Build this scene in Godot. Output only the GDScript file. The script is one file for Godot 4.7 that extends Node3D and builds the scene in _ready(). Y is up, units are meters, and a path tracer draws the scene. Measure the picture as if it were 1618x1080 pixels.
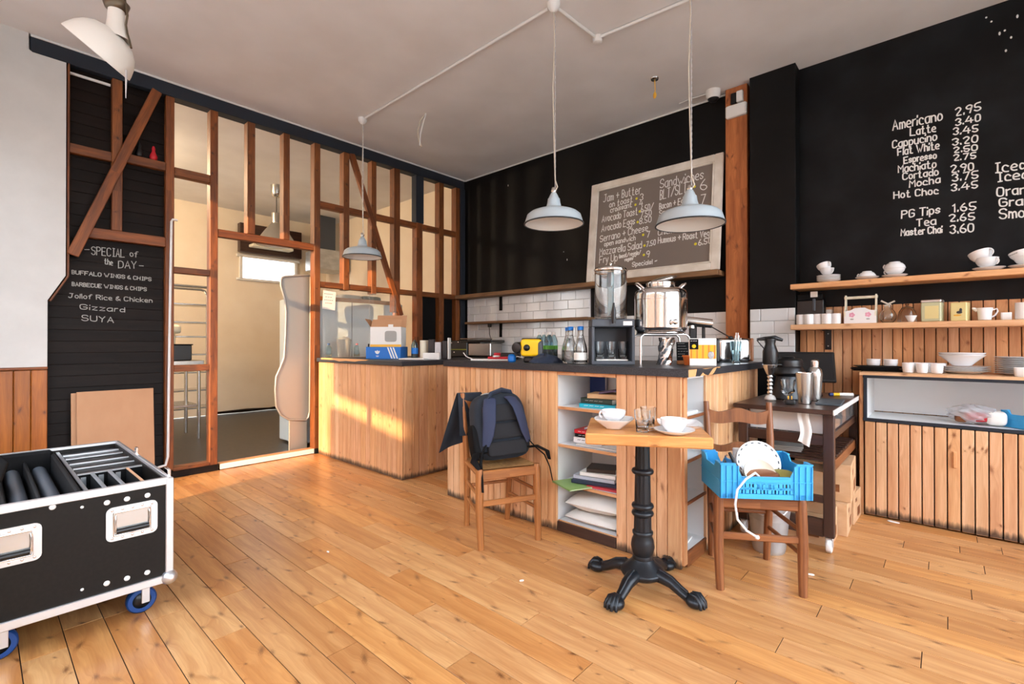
extends Node3D
# A cafe under renovation. Room axes: x runs along the black wall, z along the timber frame wall, y up; floor at y = 0.

const TU := 1.3    # metres of wood covered by one wood texture, along the grain
const TV := 0.65   # and across it
var M := {}
var counts := {}
var rng := RandomNumberGenerator.new()

# ---------------------------------------------------------------- geometry collector
class G:
	var v := PackedVector3Array()
	var n := PackedVector3Array()
	var t := PackedVector2Array()
	var xf := Transform3D()
	func at(p: Vector3, r := Vector3.ZERO) -> G:
		xf = Transform3D(Basis.from_euler(Vector3(deg_to_rad(r.x), deg_to_rad(r.y), deg_to_rad(r.z))), p)
		return self
	func tri(a: Vector3, b: Vector3, c: Vector3, na: Vector3, nb: Vector3, nc: Vector3, ta: Vector2, tb: Vector2, tc: Vector2) -> void:
		if (c - a).cross(b - a).dot(na + nb + nc) < 0.0:
			var s := b; b = c; c = s
			s = nb; nb = nc; nc = s
			var q := tb; tb = tc; tc = q
		v.append(xf * a); v.append(xf * b); v.append(xf * c)
		n.append(xf.basis * na); n.append(xf.basis * nb); n.append(xf.basis * nc)
		t.append(ta); t.append(tb); t.append(tc)
	func uvp(p: Vector3, axis: int, g: int, off: Vector2) -> Vector2:
		var o := 3 - axis - g
		if axis == g:
			var a := (g + 1) % 3
			o = (g + 2) % 3
			return Vector2(p[a] / 1.3, p[o] / 0.65) + off
		return Vector2(p[g] / 1.3, p[o] / 0.65) + off
	func flat(pts: Array, out: Vector3, g := 1, off := Vector2.ZERO) -> void:
		var nn: Vector3 = ((pts[2] - pts[0]) as Vector3).cross(pts[1] - pts[0])
		if nn.length() < 1e-12: return
		nn = nn.normalized()
		if nn.dot(out) < 0.0: nn = -nn
		var axis := nn.abs().max_axis_index()
		for i in range(1, pts.size() - 1):
			tri(pts[0], pts[i], pts[i + 1], nn, nn, nn, uvp(pts[0], axis, g, off), uvp(pts[i], axis, g, off), uvp(pts[i + 1], axis, g, off))
	# chamfered box; g = grain axis (longest when -1)
	func box(c: Vector3, s: Vector3, b := 0.002, g := -1, off := Vector2.ZERO) -> G:
		if g < 0: g = s.max_axis_index()
		var h := s * 0.5
		b = min(b, min(h.x, min(h.y, h.z)) * 0.6)
		for ax in 3:
			var a1 := (ax + 1) % 3
			var a2 := (ax + 2) % 3
			for sg in [-1.0, 1.0]:
				var ps := []
				for k in [[-1, -1], [1, -1], [1, 1], [-1, 1]]:
					var p := Vector3.ZERO
					p[ax] = h[ax] * sg; p[a1] = (h[a1] - b) * k[0]; p[a2] = (h[a2] - b) * k[1]
					ps.append(p + c)
				var o := Vector3.ZERO; o[ax] = sg
				flat(ps, o, g, off)
			if b > 0.0:
				for s1 in [-1.0, 1.0]:
					for s2 in [-1.0, 1.0]:
						var p0 := Vector3.ZERO; var p1 := Vector3.ZERO
						p0[a1] = h[a1] * s1; p0[a2] = (h[a2] - b) * s2
						p1[a1] = (h[a1] - b) * s1; p1[a2] = h[a2] * s2
						var e := Vector3.ZERO; e[ax] = h[ax] - b
						var oo := Vector3.ZERO; oo[a1] = s1; oo[a2] = s2
						flat([p0 - e + c, p1 - e + c, p1 + e + c, p0 + e + c], oo, g, off)
		if b > 0.0:
			for sx in [-1.0, 1.0]:
				for sy in [-1.0, 1.0]:
					for sz in [-1.0, 1.0]:
						flat([c + Vector3(h.x * sx, (h.y - b) * sy, (h.z - b) * sz), c + Vector3((h.x - b) * sx, h.y * sy, (h.z - b) * sz), c + Vector3((h.x - b) * sx, (h.y - b) * sy, h.z * sz)], Vector3(sx, sy, sz), g, off)
		return self
	# smooth grid of points [i][j]
	func grid(P: Array, wi := false, wj := false, su := 1.0, sv := 1.0, flip := false) -> G:
		var a := P.size()
		var b: int = P[0].size()
		var N := []
		for i in a:
			var row := PackedVector3Array()
			for j in b:
				var i0 := (i - 1 + a) % a if wi else maxi(i - 1, 0)
				var i1 := (i + 1) % a if wi else mini(i + 1, a - 1)
				var j0 := (j - 1 + b) % b if wj else maxi(j - 1, 0)
				var j1 := (j + 1) % b if wj else mini(j + 1, b - 1)
				var du: Vector3 = P[i1][j] - P[i0][j]
				var dv: Vector3 = P[i][j1] - P[i][j0]
				if dv.length() < 1e-7:
					dv = P[(i + 1) % a][j1] - P[(i + 1) % a][j0]
				if du.length() < 1e-7:
					du = P[i1][(j + 1) % b] - P[i0][(j + 1) % b]
				var nn := du.cross(dv).normalized()
				if nn == Vector3.ZERO: nn = Vector3.UP
				row.append(-nn if flip else nn)
			N.append(row)
		for i in (a if wi else a - 1):
			for j in (b if wj else b - 1):
				var i2 := (i + 1) % a
				var j2 := (j + 1) % b
				var p0: Vector3 = P[i][j]; var p1: Vector3 = P[i2][j]; var p2: Vector3 = P[i2][j2]; var p3: Vector3 = P[i][j2]
				var t0 := Vector2(su * i / a, sv * j / b); var t1 := Vector2(su * (i + 1) / a, sv * j / b)
				var t2 := Vector2(su * (i + 1) / a, sv * (j + 1) / b); var t3 := Vector2(su * i / a, sv * (j + 1) / b)
				if p0.distance_squared_to(p1) > 1e-12 and p1.distance_squared_to(p2) > 1e-12 and p0.distance_squared_to(p2) > 1e-12:
					tri(p0, p1, p2, N[i][j], N[i2][j], N[i2][j2], t0, t1, t2)
				if p0.distance_squared_to(p2) > 1e-12 and p2.distance_squared_to(p3) > 1e-12 and p0.distance_squared_to(p3) > 1e-12:
					tri(p0, p2, p3, N[i][j], N[i2][j2], N[i][j2], t0, t2, t3)
		return self
	# lathe about y; prof = flat list r, y, r, y ...; a repeated point makes a crease
	func lathe(prof: Array, seg := 24, sq := 0.0) -> G:
		var run := []
		var i := 0
		var pts := []
		while i < prof.size():
			pts.append(Vector2(prof[i], prof[i + 1])); i += 2
		for k in pts.size():
			if run.size() > 0 and pts[k].is_equal_approx(run[-1]):
				_lathe(run, seg, sq)
				run = []
			run.append(pts[k])
		_lathe(run, seg, sq)
		return self
	func _lathe(run: Array, seg: int, sq: float) -> void:
		if run.size() < 2: return
		var P := []
		for k in seg:
			var an := TAU * k / seg
			var row := PackedVector3Array()
			var f := 1.0
			if sq > 0.0:
				f = 1.0 + sq * (1.0 / maxf(absf(cos(an)), absf(sin(an))) - 1.0)
			for q in run: row.append(Vector3(cos(an) * q.x * f, q.y, sin(an) * q.x * f))
			P.append(row)
		grid(P, true, false, 1.0, 1.0, true)
	func tube(pts: Array, r, seg := 8, caps := true, flatten := 1.0) -> G:
		var P := []
		var up := Vector3.UP
		var prev := Vector3.ZERO
		for i in pts.size():
			var d: Vector3 = (pts[mini(i + 1, pts.size() - 1)] - pts[maxi(i - 1, 0)]).normalized()
			if i == 0:
				up = Vector3.UP if absf(d.y) < 0.9 else Vector3.RIGHT
			else:
				up = prev
			var x := d.cross(up).normalized()
			var y := x.cross(d).normalized()
			prev = y
			var rr: float = r[i] if r is Array else r
			var row := PackedVector3Array()
			for k in seg:
				var an := TAU * k / seg
				row.append(pts[i] + x * cos(an) * rr + y * sin(an) * rr * flatten)
			P.append(row)
		grid(P, false, true, 1.0, 1.0, true)
		if caps:
			for e in [0, pts.size() - 1]:
				var o: Vector3 = (pts[0] - pts[1]) if e == 0 else (pts[-1] - pts[-2])
				flat(Array(P[e]), o)
		return self
	# polygon in xy extruded z0..z1
	func ext(poly: Array, z0: float, z1: float, g := 1, off := Vector2.ZERO) -> G:
		var pp := PackedVector2Array(poly)
		var ix := Geometry2D.triangulate_polygon(pp)
		for z in [z0, z1]:
			var nn := Vector3(0, 0, 1 if (z > (z0 + z1) * 0.5) else -1)
			for k in range(0, ix.size(), 3):
				flat([Vector3(pp[ix[k]].x, pp[ix[k]].y, z), Vector3(pp[ix[k + 1]].x, pp[ix[k + 1]].y, z), Vector3(pp[ix[k + 2]].x, pp[ix[k + 2]].y, z)], nn, g, off)
		var cw := 1.0 if Geometry2D.is_polygon_clockwise(pp) else -1.0
		for k in pp.size():
			var a := pp[k]; var b := pp[(k + 1) % pp.size()]
			var e := b - a
			flat([Vector3(a.x, a.y, z0), Vector3(b.x, b.y, z0), Vector3(b.x, b.y, z1), Vector3(a.x, a.y, z1)], Vector3(-e.y, e.x, 0) * cw, g, off)
		return self
	func ball(c: Vector3, r: Vector3, su := 12, sv := 8) -> G:
		var P := []
		for i in su:
			var row := PackedVector3Array()
			for j in sv + 1:
				var ph := PI * j / sv - PI / 2
				row.append(c + Vector3(cos(TAU * i / su) * cos(ph) * r.x, sin(ph) * r.y, sin(TAU * i / su) * cos(ph) * r.z))
			P.append(row)
		return grid(P, true, false, 1, 1, true)
	# rounded soft box (superellipsoid)
	func soft(c: Vector3, r: Vector3, e := 0.35, su := 28, sv := 16) -> G:
		var P := []
		for i in su:
			var row := PackedVector3Array()
			var a := TAU * i / su
			for j in sv + 1:
				var ph := PI * j / sv - PI / 2
				var cp := pow(maxf(cos(ph), 0.0), e)
				row.append(c + Vector3(signf(cos(a)) * pow(absf(cos(a)), e) * cp * r.x, signf(sin(ph)) * pow(absf(sin(ph)), e) * r.y, signf(sin(a)) * pow(absf(sin(a)), e) * cp * r.z))
			P.append(row)
		return grid(P, true, false, 1, 1, true)
	# pillow: flat rectangle swelling towards its middle
	func pillow(c: Vector3, r: Vector3, crease := 0.0) -> G:
		for sg in [-1.0, 1.0]:
			var P := []
			for i in 25:
				var row := PackedVector3Array()
				for j in 25:
					var u := i / 12.0 - 1.0
					var w := j / 12.0 - 1.0
					var hh := pow(maxf((1.0 - pow(absf(u), 3.0)) * (1.0 - pow(absf(w), 3.0)), 0.0), 0.55)
					hh *= 1.0 + crease * sin(u * 6.0 + w * 4.0) + crease * 0.7 * sin(w * 9.0 - u * 3.0)
					row.append(c + Vector3(u * r.x * (1.0 - 0.03 * w * w), sg * hh * r.y, w * r.z * (1.0 - 0.03 * u * u)))
				P.append(row)
			grid(P, false, false, 1, 1, sg > 0.0)
		return self
	func mesh() -> ArrayMesh:
		var arr := []
		arr.resize(Mesh.ARRAY_MAX)
		arr[Mesh.ARRAY_VERTEX] = v; arr[Mesh.ARRAY_NORMAL] = n; arr[Mesh.ARRAY_TEX_UV] = t
		var m := ArrayMesh.new()
		m.add_surface_from_arrays(Mesh.PRIMITIVE_TRIANGLES, arr)
		return m

# ---------------------------------------------------------------- scene tree helpers
func num(key: String, called: String) -> String:
	var k := key + called
	if not counts.has(k):
		counts[k] = 0
		return called
	counts[k] += 1
	return "%s_%03d" % [called, counts[k]]
func tag(o, label: String, category: String, group := ""):
	o.set_meta("label", label); o.set_meta("category", category)
	if group != "": o.set_meta("group", group)
	return o
func thing(called: String, label: String, category: String, pos := Vector3.ZERO, turn := 0.0, group := "", pitch := 0.0, roll := 0.0) -> Node3D:
	var o := Node3D.new()
	o.name = num("", called)
	add_child(o)
	o.position = pos
	o.rotation_degrees = Vector3(pitch, turn, roll)
	tag(o, label, category, group)
	return o
func part(p: Node3D, called: String, g, mat: Material, pos := Vector3.ZERO, rot := Vector3.ZERO) -> MeshInstance3D:
	var o := MeshInstance3D.new()
	o.name = num(str(p.get_instance_id()), called)
	o.mesh = g.mesh() if g is G else g
	o.material_override = mat
	p.add_child(o, true)
	o.position = pos
	o.rotation_degrees = rot
	return o
func solo(called: String, label: String, category: String, g, mat: Material, pos := Vector3.ZERO, rot := Vector3.ZERO, group := "") -> MeshInstance3D:
	var o := MeshInstance3D.new()
	o.name = num("", called)
	o.mesh = g.mesh() if g is G else g
	o.material_override = mat
	add_child(o)
	o.position = pos
	o.rotation_degrees = rot
	tag(o, label, category, group)
	return o
func struct_root(called: String) -> Node3D:
	var o := Node3D.new()
	o.name = called
	add_child(o)
	o.set_meta("kind", "structure")
	return o
func struct(called: String, g, mat: Material) -> MeshInstance3D:
	var o := MeshInstance3D.new()
	o.name = called
	o.mesh = g.mesh() if g is G else g
	o.material_override = mat
	add_child(o)
	o.set_meta("kind", "structure")
	return o
func copy(o: Node3D, called: String, label: String, pos: Vector3, turn := 0.0, group := "") -> Node3D:
	var c: Node3D = o.duplicate()
	c.name = num("", called)
	add_child(c)
	c.position = pos
	c.rotation_degrees = Vector3(0, turn, 0)
	tag(c, label, o.get_meta("category"), group)
	return c
const ORD := ["bottom", "second", "third", "fourth", "fifth", "sixth", "seventh", "eighth", "top"]
const ROW := ["leftmost", "second", "third", "fourth", "rightmost"]
func ro() -> Vector2:
	return Vector2(rng.randf() * 0.1, rng.randf())
func V(x: float, y: float, z: float) -> Vector3:
	return Vector3(x, y, z)

# ---------------------------------------------------------------- materials
func mat(c: Color, rough := 0.6, metal := 0.0, tex: Texture2D = null) -> StandardMaterial3D:
	var m := StandardMaterial3D.new()
	m.albedo_color = c
	m.roughness = rough
	m.metallic = metal
	if tex: m.albedo_texture = tex
	return m
func rgb(r: int, g: int, b: int) -> Color:
	return Color(r / 255.0, g / 255.0, b / 255.0)
func glass_mat(c: Color, a: float) -> StandardMaterial3D:
	var m := mat(c, 0.03)
	m.albedo_color.a = a
	m.transparency = BaseMaterial3D.TRANSPARENCY_ALPHA
	m.metallic_specular = 0.6
	return m
func wood_tex(sd: int, lo: Color, hi: Color, fib: float, knots: int, kcol: Color, stain := 0.0, W := 1024, H := 512) -> ImageTexture:
	var na := FastNoiseLite.new(); na.seed = sd; na.frequency = 1.0; na.fractal_octaves = 3
	var nb := FastNoiseLite.new(); nb.seed = sd + 7; nb.frequency = 1.0; nb.fractal_octaves = 2
	var data := PackedByteArray()
	data.resize(W * H * 3)
	var r := RandomNumberGenerator.new(); r.seed = sd
	var kn := []
	for k in knots: kn.append([r.randf() * TU, r.randf() * TV, r.randf_range(0.003, 0.011), r.randf_range(1.1, 3.2), r.randf_range(0.35, 1.0), r.randf_range(-0.5, 0.5)])
	var kc := Vector3(kcol.r, kcol.g, kcol.b)
	var l3 := Vector3(lo.r, lo.g, lo.b)
	var h3 := Vector3(hi.r, hi.g, hi.b)
	var i := 0
	for y in H:
		var ym := TV * y / H
		var near := []
		for k in kn:
			if absf(k[1] - ym) < 0.07: near.append(k)
		for x in W:
			var xm := TU * x / W
			var warp := 0.0
			var kk := 0.0
			for k in near:
				var ox: float = xm - k[0]
				var oy: float = ym - k[1] - ox * k[5]
				var dx: float = ox / (k[2] * k[3])
				var dy: float = oy / k[2]
				var d2 := dx * dx + dy * dy
				if d2 < 25.0:
					warp += dy * exp(-d2 * 0.2) * 0.016
					d2 *= 1.0 + 0.9 * nb.get_noise_2d(xm * 160.0, ym * 160.0)
					kk = maxf(kk, exp(-d2 * 1.2) * k[4])
			var a := na.get_noise_2d(xm * 1.3, (ym + warp) * 16.0)
			var b := nb.get_noise_2d(xm * 9.0, (ym + warp) * 300.0)
			var ring := sin((ym + warp) * 260.0 + a * 14.0)
			var tt := clampf(0.5 + a * 0.55 + ring * 0.10 + b * fib, 0.0, 1.0)
			var c := l3.lerp(h3, tt).lerp(kc, kk * 0.85)
			if stain > 0.0:
				var edge := stain * (0.9 + 0.35 * nb.get_noise_2d(3.0, ym * 30.0) + 0.16 * nb.get_noise_2d(xm * 12.0, ym * 200.0))
				var sd2 := xm if xm < TU * 0.5 else TU - xm
				if sd2 < edge: c = c.lerp(Vector3(0.15, 0.115, 0.095), clampf((edge - sd2) / (stain * 0.9), 0.0, 0.7))
			data[i] = int(clampf(c.x, 0, 1) * 255.0); data[i + 1] = int(clampf(c.y, 0, 1) * 255.0); data[i + 2] = int(clampf(c.z, 0, 1) * 255.0)
			i += 3
	return ImageTexture.create_from_image(Image.create_from_data(W, H, false, Image.FORMAT_RGB8, data))
# soft blotches between two colours, n layers of noise; W x W
func blotch_tex(sd: int, lo: Color, hi: Color, freq: float, gain := 1.0, W := 256, octaves := 4) -> ImageTexture:
	var na := FastNoiseLite.new(); na.seed = sd; na.frequency = freq; na.fractal_octaves = octaves
	var im := na.get_seamless_image(W, W)
	var out := Image.create(W, W, false, Image.FORMAT_RGB8)
	for y in W:
		for x in W:
			out.set_pixel(x, y, lo.lerp(hi, clampf((im.get_pixel(x, y).r - 0.5) * gain + 0.5, 0.0, 1.0)))
	return ImageTexture.create_from_image(out)
func tri_mat(m: StandardMaterial3D, scale: float) -> StandardMaterial3D:
	m.uv1_triplanar = true
	m.uv1_world_triplanar = true
	m.uv1_scale = Vector3.ONE * scale
	return m

func make_materials() -> void:
	var floor_tex := wood_tex(11, rgb(186, 130, 80), rgb(222, 174, 120), 0.15, 26, rgb(96, 58, 32))
	M.floor = []
	for c in [rgb(255, 252, 246), rgb(242, 232, 220), rgb(255, 240, 214), rgb(232, 216, 198), rgb(250, 244, 238), rgb(246, 226, 200)]:
		var m := mat(c, 0.3, 0.0, floor_tex); m.metallic_specular = 0.5; M.floor.append(m)
	var pine := wood_tex(23, rgb(204, 154, 110), rgb(238, 200, 158), 0.14, 20, rgb(112, 62, 32), 0.055)
	M.pine = []
	for c in [rgb(255, 255, 255), rgb(246, 236, 226), rgb(255, 244, 228), rgb(236, 222, 208), rgb(250, 240, 236)]:
		M.pine.append(mat(c, 0.5, 0.0, pine))
	var pine2 := wood_tex(31, rgb(206, 154, 110), rgb(238, 200, 158), 0.14, 20, rgb(118, 66, 34))
	M.board = []
	for c in [rgb(255, 250, 245), rgb(240, 222, 204), rgb(255, 236, 214), rgb(228, 206, 186), rgb(248, 234, 226)]:
		M.board.append(mat(c, 0.48, 0.0, pine2))
	var orange := wood_tex(37, rgb(148, 86, 24), rgb(196, 122, 42), 0.12, 7, rgb(84, 42, 16))
	M.wainscot = [mat(Color.WHITE, 0.4, 0, orange), mat(rgb(240, 226, 214), 0.4, 0, orange), mat(rgb(255, 236, 208), 0.4, 0, orange)]
	var beam := wood_tex(41, rgb(92, 49, 18), rgb(162, 97, 42), 0.2, 24, rgb(44, 22, 10))
	M.beam = [mat(rgb(240, 232, 220), 0.55, 0, beam), mat(rgb(216, 204, 190), 0.55, 0, beam), mat(rgb(246, 228, 206), 0.55, 0, beam)]
	M.post = mat(rgb(255, 232, 214), 0.6, 0, wood_tex(47, rgb(148, 90, 48), rgb(204, 138, 84), 0.2, 22, rgb(50, 24, 12)))
	var dark := wood_tex(53, rgb(19, 13, 11), rgb(34, 25, 20), 0.15, 2, rgb(18, 13, 11))
	M.dark_board = [mat(Color.WHITE, 0.55, 0, dark), mat(rgb(236, 228, 224), 0.55, 0, dark), mat(rgb(220, 210, 204), 0.55, 0, dark)]
	var rust := wood_tex(59, rgb(108, 80, 54), rgb(160, 124, 88), 0.2, 5, rgb(70, 50, 34))
	M.old_shelf = mat(rgb(255, 248, 240), 0.7, 0, rust)
	M.chair_light = mat(Color.WHITE, 0.42, 0, wood_tex(61, rgb(136, 82, 40), rgb(186, 122, 66), 0.16, 2, rgb(96, 56, 28), 0.0, 512, 256))
	M.chair_dark = mat(Color.WHITE, 0.42, 0, wood_tex(67, rgb(104, 58, 30), rgb(156, 98, 56), 0.18, 2, rgb(60, 36, 22), 0.0, 512, 256))
	M.walnut = mat(Color.WHITE, 0.35, 0, wood_tex(71, rgb(52, 33, 26), rgb(78, 53, 43), 0.16, 1, rgb(30, 18, 14), 0.0, 512, 256))
	M.table = mat(rgb(255, 246, 232), 0.36, 0, wood_tex(73, rgb(190, 128, 72), rgb(230, 174, 112), 0.16, 4, rgb(110, 60, 28), 0.0, 512, 256))
	M.ply = mat(rgb(220, 164, 108), 0.6)
	M.rush = mat(Color.WHITE, 0.8, 0, wood_tex(79, rgb(150, 104, 56), rgb(204, 160, 100), 0.4, 0, rgb(0, 0, 0), 0.0, 256, 256))
	M.matt_black = mat(rgb(15, 15, 16), 0.75)
	M.navy = mat(rgb(44, 49, 57), 0.5)
	M.black_wall = tri_mat(mat(Color.WHITE, 0.55, 0, blotch_tex(5, rgb(9, 9, 10), rgb(18, 18, 19), 0.02, 1.2)), 0.45)
	M.chalk_wall = tri_mat(mat(Color.WHITE, 0.5, 0, blotch_tex(6, rgb(10, 11, 13), rgb(25, 28, 31), 0.018, 1.6)), 0.5)
	M.ceiling = tri_mat(mat(Color.WHITE, 0.75, 0, blotch_tex(8, rgb(228, 224, 220), rgb(238, 235, 232), 0.015, 1.4)), 0.3)
	M.white_wall = tri_mat(mat(Color.WHITE, 0.6, 0, blotch_tex(9, rgb(203, 200, 195), rgb(211, 208, 203), 0.02, 1.2)), 0.6)
	M.cream = tri_mat(mat(Color.WHITE, 0.7, 0, blotch_tex(10, rgb(234, 218, 194), rgb(240, 226, 204), 0.02, 1.0)), 0.4)
	M.bronze = mat(rgb(112, 100, 84), 0.4, 0.8)
	M.brushed = mat(rgb(168, 166, 162), 0.42, 0.55)
	for m in [M.black_wall, M.chalk_wall, M.matt_black, M.navy]: m.metallic_specular = 0.3
	M.white_trim = mat(rgb(228, 226, 222), 0.45)
	M.tile = mat(rgb(226, 228, 228), 0.14)
	M.tile_b = mat(rgb(218, 221, 222), 0.14)
	M.grout = mat(rgb(196, 198, 198), 0.8)
	M.worktop = tri_mat(mat(Color.WHITE, 0.42, 0, blotch_tex(12, rgb(24, 25, 28), rgb(58, 60, 66), 0.3, 2.2, 256, 2)), 1.6)
	M.white_melamine = mat(rgb(232, 234, 234), 0.4)
	M.porcelain = mat(rgb(240, 240, 240), 0.12)
	M.chrome = mat(rgb(226, 224, 222), 0.1, 1.0)
	M.steel = mat(rgb(196, 194, 190), 0.26, 1.0)
	M.alu = mat(rgb(216, 217, 219), 0.38, 0.9)
	M.zinc = mat(Color.WHITE, 0.42, 0.75, blotch_tex(14, rgb(176, 180, 183), rgb(202, 206, 208), 0.02, 1.4))
	M.black_plastic = mat(rgb(22, 22, 24), 0.35)
	M.grey_plastic = mat(rgb(70, 76, 84), 0.45)
	M.iron = mat(rgb(28, 31, 35), 0.34, 0.3)
	M.laminate = tri_mat(mat(Color.WHITE, 0.4, 0, blotch_tex(15, rgb(22, 19, 16), rgb(29, 25, 22), 0.2, 1.5)), 1.0)
	M.laminate.metallic_specular = 0.3
	for m in M.dark_board: m.metallic_specular = 0.28
	M.cardboard = mat(Color.WHITE, 0.8, 0, blotch_tex(16, rgb(190, 143, 106), rgb(196, 150, 113), 0.02, 1.0))
	M.cardboard_pale = mat(Color.WHITE, 0.8, 0, blotch_tex(17, rgb(206, 164, 122), rgb(220, 182, 140), 0.03, 1.5))
	M.enamel = mat(rgb(178, 192, 200), 0.3)
	M.enamel_white = mat(rgb(238, 234, 226), 0.35)
	M.enamel_dark = mat(rgb(52, 56, 60), 0.4)
	M.cord = mat(rgb(206, 196, 180), 0.6)
	M.wheel_blue = mat(rgb(10, 62, 126), 0.45)
	M.crate_blue = mat(rgb(58, 168, 228), 0.4)
	M.blue = mat(rgb(14, 112, 198), 0.4)
	M.deep_blue = mat(rgb(20, 48, 110), 0.5)
	M.yellow = mat(rgb(246, 196, 14), 0.4)
	M.red = mat(rgb(196, 30, 44), 0.4)
	M.terracotta = mat(rgb(222, 116, 48), 0.8)
	M.gold = mat(rgb(236, 180, 60), 0.4)
	M.paper = mat(rgb(238, 236, 230), 0.8)
	M.chalk = mat(rgb(232, 232, 228), 0.9)
	M.chalk_dim = mat(rgb(168, 166, 160), 0.9)
	M.chalk_yellow = mat(rgb(228, 214, 60), 0.9)
	M.board_grey = mat(rgb(122, 112, 104), 0.5)
	M.distressed = tri_mat(mat(Color.WHITE, 0.7, 0, blotch_tex(18, rgb(212, 204, 190), rgb(234, 229, 219), 0.012, 1.6)), 1.2)
	M.navy_cloth = mat(rgb(30, 40, 58), 0.85); M.navy_cloth.rim_enabled = true; M.navy_cloth.rim = 0.3
	M.jacket = mat(rgb(28, 36, 46), 0.9); M.jacket.rim_enabled = true; M.jacket.rim = 0.3
	M.strap = mat(rgb(44, 52, 78), 0.8)
	M.pad = tri_mat(mat(Color.WHITE, 0.85, 0, blotch_tex(19, rgb(20, 21, 24), rgb(36, 37, 42), 0.3, 1.5)), 6.0)
	M.cushion = mat(rgb(226, 222, 214), 0.85)
	M.glass = mat(Color(0.98, 0.99, 0.99, 0.0), 0.02); M.glass.refraction_enabled = true; M.glass.refraction_scale = 0.05
	M.glass_blue = mat(Color(0.82, 0.92, 0.95, 0.0), 0.04); M.glass_blue.refraction_enabled = true; M.glass_blue.refraction_scale = 0.045
	M.clear = glass_mat(rgb(236, 242, 244), 0.12)
	M.pane = glass_mat(rgb(220, 234, 238), 0.06)
	M.screen = mat(rgb(16, 18, 22), 0.08)
	M.pink = mat(rgb(226, 160, 184), 0.6)
	M.cream_paint = mat(rgb(232, 226, 204), 0.5)
	M.tin_green = mat(rgb(196, 198, 160), 0.35)
	M.tin_yellow = mat(rgb(228, 214, 150), 0.35)
	M.dark_tile = tri_mat(mat(Color.WHITE, 0.35, 0, blotch_tex(20, rgb(34, 26, 20), rgb(52, 41, 31), 0.05, 1.6)), 0.8)

# ---------------------------------------------------------------- chalk handwriting: single-stroke letters on a 0-9 grid, baseline 2, capitals to 8
const GLYPH := {
	"A": "022842 1434", "B": "0208 082837362505 052534332202", "C": "4738180703123243", "D": "0208 082847432202", "E": "48080242 0535",
	"F": "480802 0535", "G": "47381807031232434525", "H": "0208 4248 0545", "I": "2228 1838 1232", "J": "1848 38331203", "K": "0208 480542",
	"L": "080242", "M": "0208254842", "N": "02084248", "O": "180703123243473818", "P": "0208 083847463505", "Q": "180703123243473818 2442",
	"R": "0208 083847463505 2542", "S": "473818070615354443321203", "T": "0848 2822", "U": "080312324348", "V": "082248", "W": "0822354268",
	"X": "0842 0248", "Y": "082548 2522", "Z": "08480242",
	"a": "36160503122233 3632", "b": "0802 05163634321203", "c": "35261605031232", "d": "3832 351605031233", "e": "043435261605031232",
	"f": "38281712 0626", "g": "361605041333 36301001", "h": "0802 0516263532", "i": "0502 0807", "j": "161000 1817", "k": "0802 360432",
	"l": "0802", "m": "0602 05162522 25364542", "n": "0602 0516263532", "o": "160503122233352616", "p": "0600 0516263533221203",
	"r": "0602 051626", "s": "352616051424331203", "t": "18131232 0626", "u": "0603122233 3632", "v": "061236", "w": "0622344266",
	"x": "0632 0236", "y": "0613 361000", "z": "06360232",
	"0": "180703122233372818", "1": "071812", "2": "07182837360232", "3": "071828373625 253433221203", "4": "280444 3632",
	"5": "380805253433221203", "6": "28170503122233342505", "7": "083812", "8": "180706152536372818 1504031222333425", "9": "36251506071828373622",
	".": "0203", "+": "2327 0545", "/": "0248", "&": "42061728370503122244", "-": "0535", "!": "0804 0302", "(": "28171322", ")": "08171302", "~": "05162536",
}
func glyph_w(ch: String) -> float:
	if ch == " ": return 2.4
	if not GLYPH.has(ch): return 3.0
	var w := 0
	for c in GLYPH[ch].split(" "):
		for k in range(0, c.length(), 2): w = maxi(w, int(c[k]))
	return w + 1.5
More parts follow.
